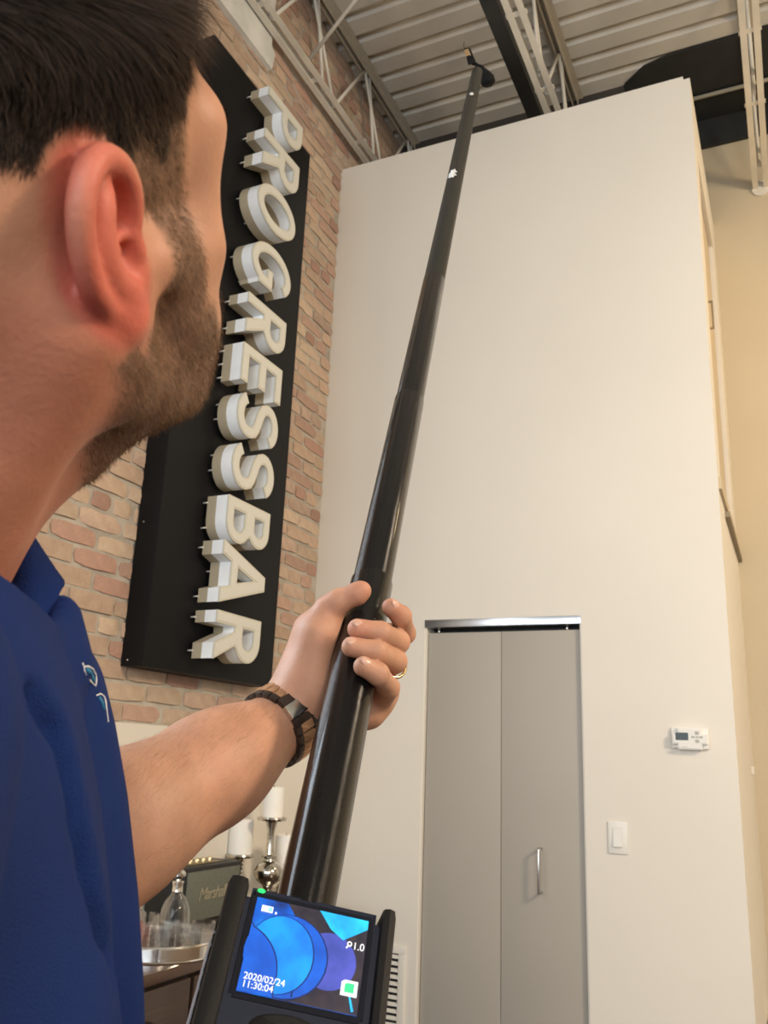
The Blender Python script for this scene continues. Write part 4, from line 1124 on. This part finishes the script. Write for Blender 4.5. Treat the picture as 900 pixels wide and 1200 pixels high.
wbox_at('clasp_bar', math.radians(23), -.0110, .0110, .0080, .0, .0048, wd_dark); wbox_at('clasp_bar', math.radians(-11), -.0110, .0110, .0068, .0, .0046, wd_dark)
bm = bmesh.new(); lathe(bm, [(0, 0), (.019, 0), (.021, .002), (.021, .007), (.019, .009), (.0175, .0085), (0, .0085)], 36)
bk = -e1; xx = WD; yy = bk.cross(xx); c = wpt(math.radians(187))-man.location
for v in bm.verts: v.co = c+xx*v.co.x+yy*v.co.y+bk*v.co.z
from_bm('watch_case', bm, wd_dark, watch, angle=35)
# ---- wedding ring
a_, b_ = P(446, 785, .780), P(470, 776, .754); rc_ = a_.lerp(b_, .70); rdv = (b_-a_).normalized(); rx_, ry_, _ = frame_of(rdv)
bm = bmesh.new(); K = 40
tube(bm, [rc_+(rx_*math.cos(2*math.pi*i/K)+ry_*math.sin(2*math.pi*i/K))*.0114-man.location for i in range(K+1)], .0014, 8, cap=False)
tag(from_bm('ring', bm, mat('gold', (.85, .62, .30), .2, 1.), man, smooth=True), 'gold wedding ring')

# =================================================================== THE POLE
carbon = mat('gloss_carbon_fibre', (.0045, .0045, .005), .13, spec=.22, coat=.35)
nt = carbon.node_tree; wv = nt.nodes.new('ShaderNodeTexWave'); wv.inputs['Scale'].default_value = 260; wv.inputs['Distortion'].default_value = 1.2; wv.inputs['Detail'].default_value = 2
wv.bands_direction = 'Z'
tcn = nt.nodes.new('ShaderNodeTexCoord'); nt.links.new(tcn.outputs['Object'], wv.inputs['Vector'])
bp = nt.nodes.new('ShaderNodeBump'); bp.inputs['Strength'].default_value = .35; bp.inputs['Distance'].default_value = .0006
nt.links.new(wv.outputs[0], bp.inputs['Height']); nt.links.new(bp.outputs[0], nt.nodes['Principled BSDF'].inputs['Normal'])
pole = thing('telescopic_pole', 'long glossy black telescopic pole reaching up towards the roof deck', 'pole', tuple(POLE0))
Rp = PD.to_track_quat('Z', 'Y').to_matrix().to_4x4(); pole.matrix_world = Matrix.Translation(POLE0) @ Rp
def tpx(y):
    s = (1045-y)/969.; inv = 1/.56+s*(1/2.5-1/.56); d = 1/inv; return .46+(d-.56)/(2.5-.56)*(PT-PB).length
secs = [(0, tpx(683), .0193), (tpx(683), tpx(470), .0177), (tpx(470), tpx(330), .0166), (tpx(330), tpx(120), .0158), (tpx(120), tpx(84), .0152)]
for i, (a, b, r) in enumerate(secs):
    pr = [(0, a-.02 if i else a), (r, a-.02 if i else a), (r, b-.002), (r-.0008, b), (0, b)] if i < 4 else [(0, a-.02), (r, a-.02), (r, b-.012), (r*.92, b-.004), (r*.6, b+.003), (0, b+.005)]
    lathe_obj('pole_section', pr, carbon if i < 3 else mat('worn_carbon', (.018, .018, .015), .40, spec=.3), pole, 40)
# torn tape patches
tape = mat('torn_white_tape', (.62, .60, .55), .7)
def patch(xp, yp, w, h, r, seed):
    rr = random.Random(seed); z0 = tpx(yp); bm = bmesh.new()
    # direction on the tube that faces the given side of the frame
    inv = pole.matrix_world.inverted(); cc = pole.matrix_world @ Vector((0, 0, z0)); d = inv.to_3x3() @ (CAM-cc).normalized(); sd_ = inv.to_3x3() @ _r
    a0 = math.atan2(d.y, d.x); s_ = 1 if math.cos(a0)*sd_.y-math.sin(a0)*sd_.x > 0 else -1
    cx = px(cc)[0]; off = (xp-cx)*px(cc)[2]/FPX; a0 += s_*math.asin(max(-.9, min(.9, off/r)))
    c = bm.verts.new(((r+.0006)*math.cos(a0), (r+.0006)*math.sin(a0), z0)); ring = []
    K = 16
    for i in range(K):
        t = 2*math.pi*i/K; k = 1 if i % 2 else rr.uniform(.45, .8)
        a = a0+math.cos(t)*w/r*k; ring.append(bm.verts.new(((r+.0006)*math.cos(a), (r+.0006)*math.sin(a), z0+math.sin(t)*h*k)))
    for i in range(K): bm.faces.new((c, ring[i], ring[(i+1) % K]))
    from_bm('tape_scrap', bm, tape, pole)
patch(528, 213, .0105, .030, .0158, 1); patch(551, 118, .007, .018, .0158, 4)
# camera head at the tip: a black lamp-shaped housing to the right, a small bright clip to the left
def put(bm): 
    bmesh.ops.transform(bm, matrix=pole.matrix_world.inverted(), verts=bm.verts)
bm = bmesh.new(); tube(bm, [P(563, 78, 2.50), P(566, 83, 2.49), P(568, 88, 2.48), P(571, 93, 2.47), P(572.5, 97.5, 2.47), P(573, 100, 2.47)], [.006, .010, .017, .021, .020, .013], 20); put(bm)
from_bm('camera_head', bm, mat('matt_black_plastic', (.006, .006, .006), .8, spec=.2), pole, angle=40)
bm = bmesh.new(); tube(bm, [P(553, 74, 2.49), P(557, 75, 2.49), P(562, 78, 2.5)], .005, 10); put(bm)
from_bm('bracket', bm, MATS['matt_black_plastic'], pole, smooth=True)
def quadslab(pts, th, name, mt_, par):
    bm = bmesh.new(); n = (pts[1]-pts[0]).cross(pts[3]-pts[0]).normalized()
    a = [bm.verts.new(p) for p in pts]; b = [bm.verts.new(p+n*th) for p in pts]; bm.faces.new(a); bm.faces.new(b[::-1])
    for i in range(4): bm.faces.new((a[i], b[i], b[(i+1) % 4], a[(i+1) % 4]))
    bmesh.ops.recalc_face_normals(bm, faces=bm.faces); put(bm); return from_bm(name, bm, mt_, par)
quadslab([P(544, 57, 2.49), P(549, 56, 2.47), P(555.5, 72, 2.45), P(548.5, 76, 2.48)], .006, 'clip', MATS['matt_black_plastic'], pole)
tag(quadslab([P(545.5, 59, 2.478), P(549, 57.5, 2.462), P(552, 65, 2.452), P(547, 66, 2.47)], -.004, 'clip_mirror', mat('mirror_steel', (.9, .78, .55), .25, 1.), pole), 'small bright metal plate')
bm = bmesh.new(); tube(bm, [P(544.5, 58, 2.49), P(543.5, 54, 2.49), P(544, 49, 2.49)], .0009, 6); put(bm); from_bm('antenna_wire', bm, MATS['matt_black_plastic'], pole)

# =================================================================== THE MONITOR
TLc, TRc, BLc = P(302, 1051, .528), P(432, 1080, .532), P(279, 1161, .486)
XA = (TRc-TLc).normalized(); YA = (TLc-BLc); YA = (YA-XA*YA.dot(XA)).normalized(); ZA = XA.cross(YA)
if ZA.dot(CAM-TLc) < 0: print('monitor normal flipped')
SW = (TRc-TLc).length; SH = (TLc-BLc).length
MC = (TLc+TRc)/2-YA*SH/2
mon = thing('handheld_monitor', 'small handheld monitor with a blue inspection picture clamped to the black pole', 'monitor', tuple(MC))
mm = Matrix.Identity(4)
for i in range(3): mm[i][0] = XA[i]; mm[i][1] = YA[i]; mm[i][2] = ZA[i]; mm[i][3] = MC[i]
mon.matrix_world = mm
hw, hh = SW/2, SH/2
rub = mat('black_rubber', (.007, .007, .0065), .6, spec=.3, bump=.12, bscale=500); fasc = mat('navy_black_fascia', (.006, .010, .028), .22, coat=.5)
def rbox(name, a, b, r, mt_, par, zb=.002):
    bm = bmesh.new(); wbox(bm, a, b)
    ee = [e for e in bm.edges if abs(e.verts[0].co.z-e.verts[1].co.z) > 1e-4]; bmesh.ops.bevel(bm, geom=ee, offset=r, segments=6, affect='EDGES')
    zt = max(v.co.z for v in bm.verts); ee = [e for e in bm.edges if min(e.verts[0].co.z, e.verts[1].co.z) > zt-1e-5]
    if zb: bmesh.ops.bevel(bm, geom=ee, offset=zb, segments=3, affect='EDGES')
    return from_bm(name, bm, mt_, par, angle=35)
rbox('housing', (-hw-.010, -hh-.075, -.030), (hw+.011, hh+.0065, -.0012), .006, fasc, mon)
rbox('bezel', (-hw-.004, -hh-.004, -.004), (hw+.004, hh+.003, -.0004), .002, mat('gloss_black', (.004, .005, .012), .12), mon, .0004)
def bumper(x0, x1):
    return box('side_grip', (x0, -hh-.080, -.030), (x1, hh+.0105, .0035), rub, mon, bev=.0048)
    bm = bmesh.new(); pts = []
    y0, y1 = -hh-.080, hh+.010
    cx_, w = (x0+x1)/2, abs(x1-x0)/2
    tube(bm, [(cx_, y0, -.013), (cx_, y1-.012, -.013), (cx_, y1-.004, -.014), (cx_, y1, -.016), (cx_, y1+.001, -.018)], [1, 1, .93, .62, .2], 24)
    for v in bm.verts: v.co.x = cx_+(v.co.x-cx_)*w; v.co.z = -.013+(v.co.z+.013)*.0185
    return from_bm('side_grip', bm, rub, mon, angle=50)
bumper(-hw-.0195, -hw-.0065); bumper(hw+.0075, hw+.0170)
for i in range(12):
    y = hh-.018-i*.008
    box('grip_rib', (-hw-.0205, y-.0014, -.026), (-hw-.0180, y+.0014, -.004), rub, mon, bev=.0006)
# the lit screen
scm = mat('screen_picture', (0, 0, 0), .25, coat=.3); nt = scm.node_tree; N = nt.nodes; L = nt.links; b = N['Principled BSDF']
tcn = N.new('ShaderNodeTexCoord'); n1 = N.new('ShaderNodeTexNoise'); n1.inputs['Scale'].default_value = 55; n1.inputs['Detail'].default_value = 6; L.new(tcn.outputs['Object'], n1.inputs['Vector'])
cr = N.new('ShaderNodeValToRGB'); L.new(n1.outputs[0], cr.inputs[0])
cr.color_ramp.elements[0].position = .30; cr.color_ramp.elements[0].color = (.010, .020, .10, 1); cr.color_ramp.elements[1].position = .72; cr.color_ramp.elements[1].color = (.01, .32, .95, 1)
e_ = cr.color_ramp.elements.new(.50); e_.color = (.004, .13, .72, 1)
L.new(cr.outputs[0], b.inputs['Emission Color']); b.inputs['Emission Strength'].default_value = .85
box('screen', (-hw, -hh, -.001), (hw, hh, 0), scm, mon)
def glow(name, col, st=1., c2=None, sc=60):
    m_ = mat(name, (0, 0, 0), .4, emit=col, estr=st)
    if c2:
        nt = m_.node_tree; n = nt.nodes.new('ShaderNodeTexNoise'); n.inputs['Scale'].default_value = sc; n.inputs['Detail'].default_value = 5
        tc_ = nt.nodes.new('ShaderNodeTexCoord'); nt.links.new(tc_.outputs['Object'], n.inputs['Vector'])
        r_ = nt.nodes.new('ShaderNodeValToRGB'); r_.color_ramp.elements[0].position = .38; r_.color_ramp.elements[1].position = .64
        r_.color_ramp.elements[0].color = (*c2, 1); r_.color_ramp.elements[1].color = (*col, 1); nt.links.new(n.outputs[0], r_.inputs[0]); nt.links.new(r_.outputs[0], nt.nodes['Principled BSDF'].inputs['Emission Color'])
    return m_
def S2(x, y):   # picture coordinates 0..1 from the upper left of the screen
    return (-hw+2*hw*x, hh-2*hh*y)
def flat(name, poly, z, mt_, par):
    bm = bmesh.new(); vs_ = [bm.verts.new((*S2(*p), z)) for p in poly]; f = bm.faces.new(vs_)
    bmesh.ops.triangulate(bm, faces=[f]); bmesh.ops.recalc_face_normals(bm, faces=bm.faces)
    if bm.faces and sum(f.normal.z for f in bm.faces) < 0: bmesh.ops.reverse_faces(bm, faces=bm.faces)
    return from_bm(name, bm, mt_, par)
scr = [o for o in mon.children if o.name.startswith('screen')][0]
def circ(cx, cy, rx, ry, a0=0, a1=360, n=30): return [(cx+rx*math.cos(math.radians(a0+(a1-a0)*i/n)), cy+ry*math.sin(math.radians(a0+(a1-a0)*i/n))) for i in range(n+1)]
murk = glow('murky_brown_light', (.055, .040, .050), .8, (.022, .020, .040), 90); viol = glow('violet_light', (.10, .12, .62), .9, (.05, .08, .40), 50)
azure = glow('azure_light', (.005, .36, 1.0), 1.0, (.003, .19, .85), 40); blue = glow('deep_blue_light', (.004, .15, .80), .9, (.003, .10, .60), 60)
cyan = glow('cyan_light', (.02, .70, 1.0), 1.0, (.01, .40, .95), 60); dline = glow('dark_blue_line', (.003, .04, .26), .5)
flat('picture_shade', [(.28, .0), (1, .0), (1, 1), (.30, 1), (.45, .80), (.60, .5), (.40, .2)], .0002, murk, scr)
flat('picture_shape', circ(.70, .52, .24, .30), .0003, viol, scr)
flat('picture_shape', [(.56, .0), (1, .0), (1, .10), (.80, .27), (.68, .18), (.60, .06)], .0004, cyan, scr)
flat('picture_shape', circ(.34, .56, .36, .44, 0, 360)[:-1], .0005, dline, scr); flat('picture_shape', circ(.335, .56, .352, .432)[:-1], .0006, blue, scr)
flat('picture_shape', circ(.29, .56, .29, .41)[:-1], .0007, dline, scr); flat('picture_shape', circ(.285, .56, .283, .403)[:-1], .0008, azure, scr)
flat('picture_shape', [(0, .28)]+circ(-.10, .80, .40, .50, -70, 10, 12)+[(.30, 1), (0, 1)], .0009, dline, scr)
flat('picture_shape', [(0, .30)]+circ(-.11, .81, .40, .50, -70, 10, 12)+[(.29, 1), (0, 1)], .0010, blue, scr)
flat('picture_speck', [(.90, .80), (.915, .80), (.965, .97), (.945, .98)], .0010, cyan, scr)
wht = glow('white_pixels', (1, 1, 1), 1.0); grn = glow('green_pixels', (.05, .75, .30), 1.0); gn2 = glow('pale_cyan_pixels', (.35, .9, 1.0), 1.)
flat('battery_icon', [(.055, .085), (.155, .085), (.155, .155), (.055, .155)], .0012, wht, scr); flat('battery_charge', [(.115, .095), (.148, .095), (.148, .145), (.115, .145)], .0014, gn2, scr)
flat('battery_dot', circ(.185, .145, .010, .014, n=10)[:-1], .0012, wht, scr)
flat('menu_icon', [(.835, .70), (.86, .675), (.975, .675), (.975, .835), (.835, .835)], .0012, wht, scr); flat('menu_mark', [(.865, .725), (.88, .705), (.945, .705), (.945, .80), (.865, .80)], .0014, grn, scr)
def stext(body, cx, cy, size, align='LEFT'):
    me = text_mesh(body, size, extrude=0, offset=.00004, align=align, space=1.0)
    x, y = S2(cx, cy); me.transform(Matrix.Translation((x, y, .0014))); return link('screen_text', me, wht, scr)
tt1 = stext('2020/02/24', .03, .850, .0053); stext('11:30:04', .03, .930, .0053); stext('1.0', .885, .315, .0060)
flat('zoom_icon', circ(.858, .300, .022, .030, n=16)[:-1], .0012, wht, scr); flat('zoom_icon', circ(.858, .300, .011, .015, n=12)[:-1], .0014, murk, scr); flat('zoom_icon', [(.826, .345), (.838, .355), (.852, .325), (.842, .318)], .0012, wht, scr)
# led, buttons, pale edge line
led = rbox('power_led', (-hw-.001, hh+.0035, -.002), (-hw+.0040, hh+.0055, -.0003), .0008, glow('green_led', (.02, .9, .15), 1.5), mon, 0)
bm = bmesh.new(); lathe(bm, [(0, .0022), (.9, .0022), (1, .0012), (1, 0)], 40)
for v in bm.verts: v.co = Vector((v.co.x*.021-.003, v.co.y*.0085-hh-.0155, v.co.z-.0012))
from_bm('button', bm, rub, mon, angle=40)
for i, x_ in enumerate((-.022, 0, .022)):
    bm = bmesh.new(); lathe(bm, [(0, .002), (.0055, .002), (.0065, .001), (.0065, 0)], 24); bmesh.ops.translate(bm, vec=(x_, -hh-.045, -.0012), verts=bm.verts); from_bm('button', bm, rub, mon, angle=40)
cb = bmesh.new(); tube(cb, [Vector(q) for q in ((-hw-.0202, hh-.020, -.012), (-hw-.0212, hh-.035, -.013), (-hw-.0212, -hh, -.013), (-hw-.022, -hh-.05, -.016), (-hw-.018, -hh-.10, -.02))], .0010, 8)  # thin pale line along the left edge of the housing
tag(from_bm('edge_line', cb, mat('pale_line', (.55, .55, .58), .5), mon, smooth=True), 'thin pale line down the left side')
# bracket between monitor and pole
def pole_near(p): w = p-PB; return PB+PD*w.dot(PD)
bk0 = mon.matrix_world @ Vector((0, -.005, -.030)); bk1 = pole_near(bk0); inv = mon.matrix_world.inverted()
dd = (bk1-bk0).length
bm = bmesh.new()
if dd > .021: tube(bm, [inv @ bk0, inv @ (bk1-(bk1-bk0).normalized()*.020)], .008, 16)
else: tube(bm, [Vector((0, -.005, -.031)), Vector((0, -.005, -.035))], .008, 16)
from_bm('mount_arm', bm, rub, mon, smooth=True)
print('mon-pole distance', dd, 'SW', SW, SH)
bm = bmesh.new(); t0_ = (bk1-POLE0).dot(PD); lathe(bm, [(.0197, t0_-.02), (.0225, t0_-.02), (.0225, t0_+.02), (.0197, t0_+.02), (.0197, t0_-.02)], 32); from_bm('clamp', bm, rub, pole, angle=40)
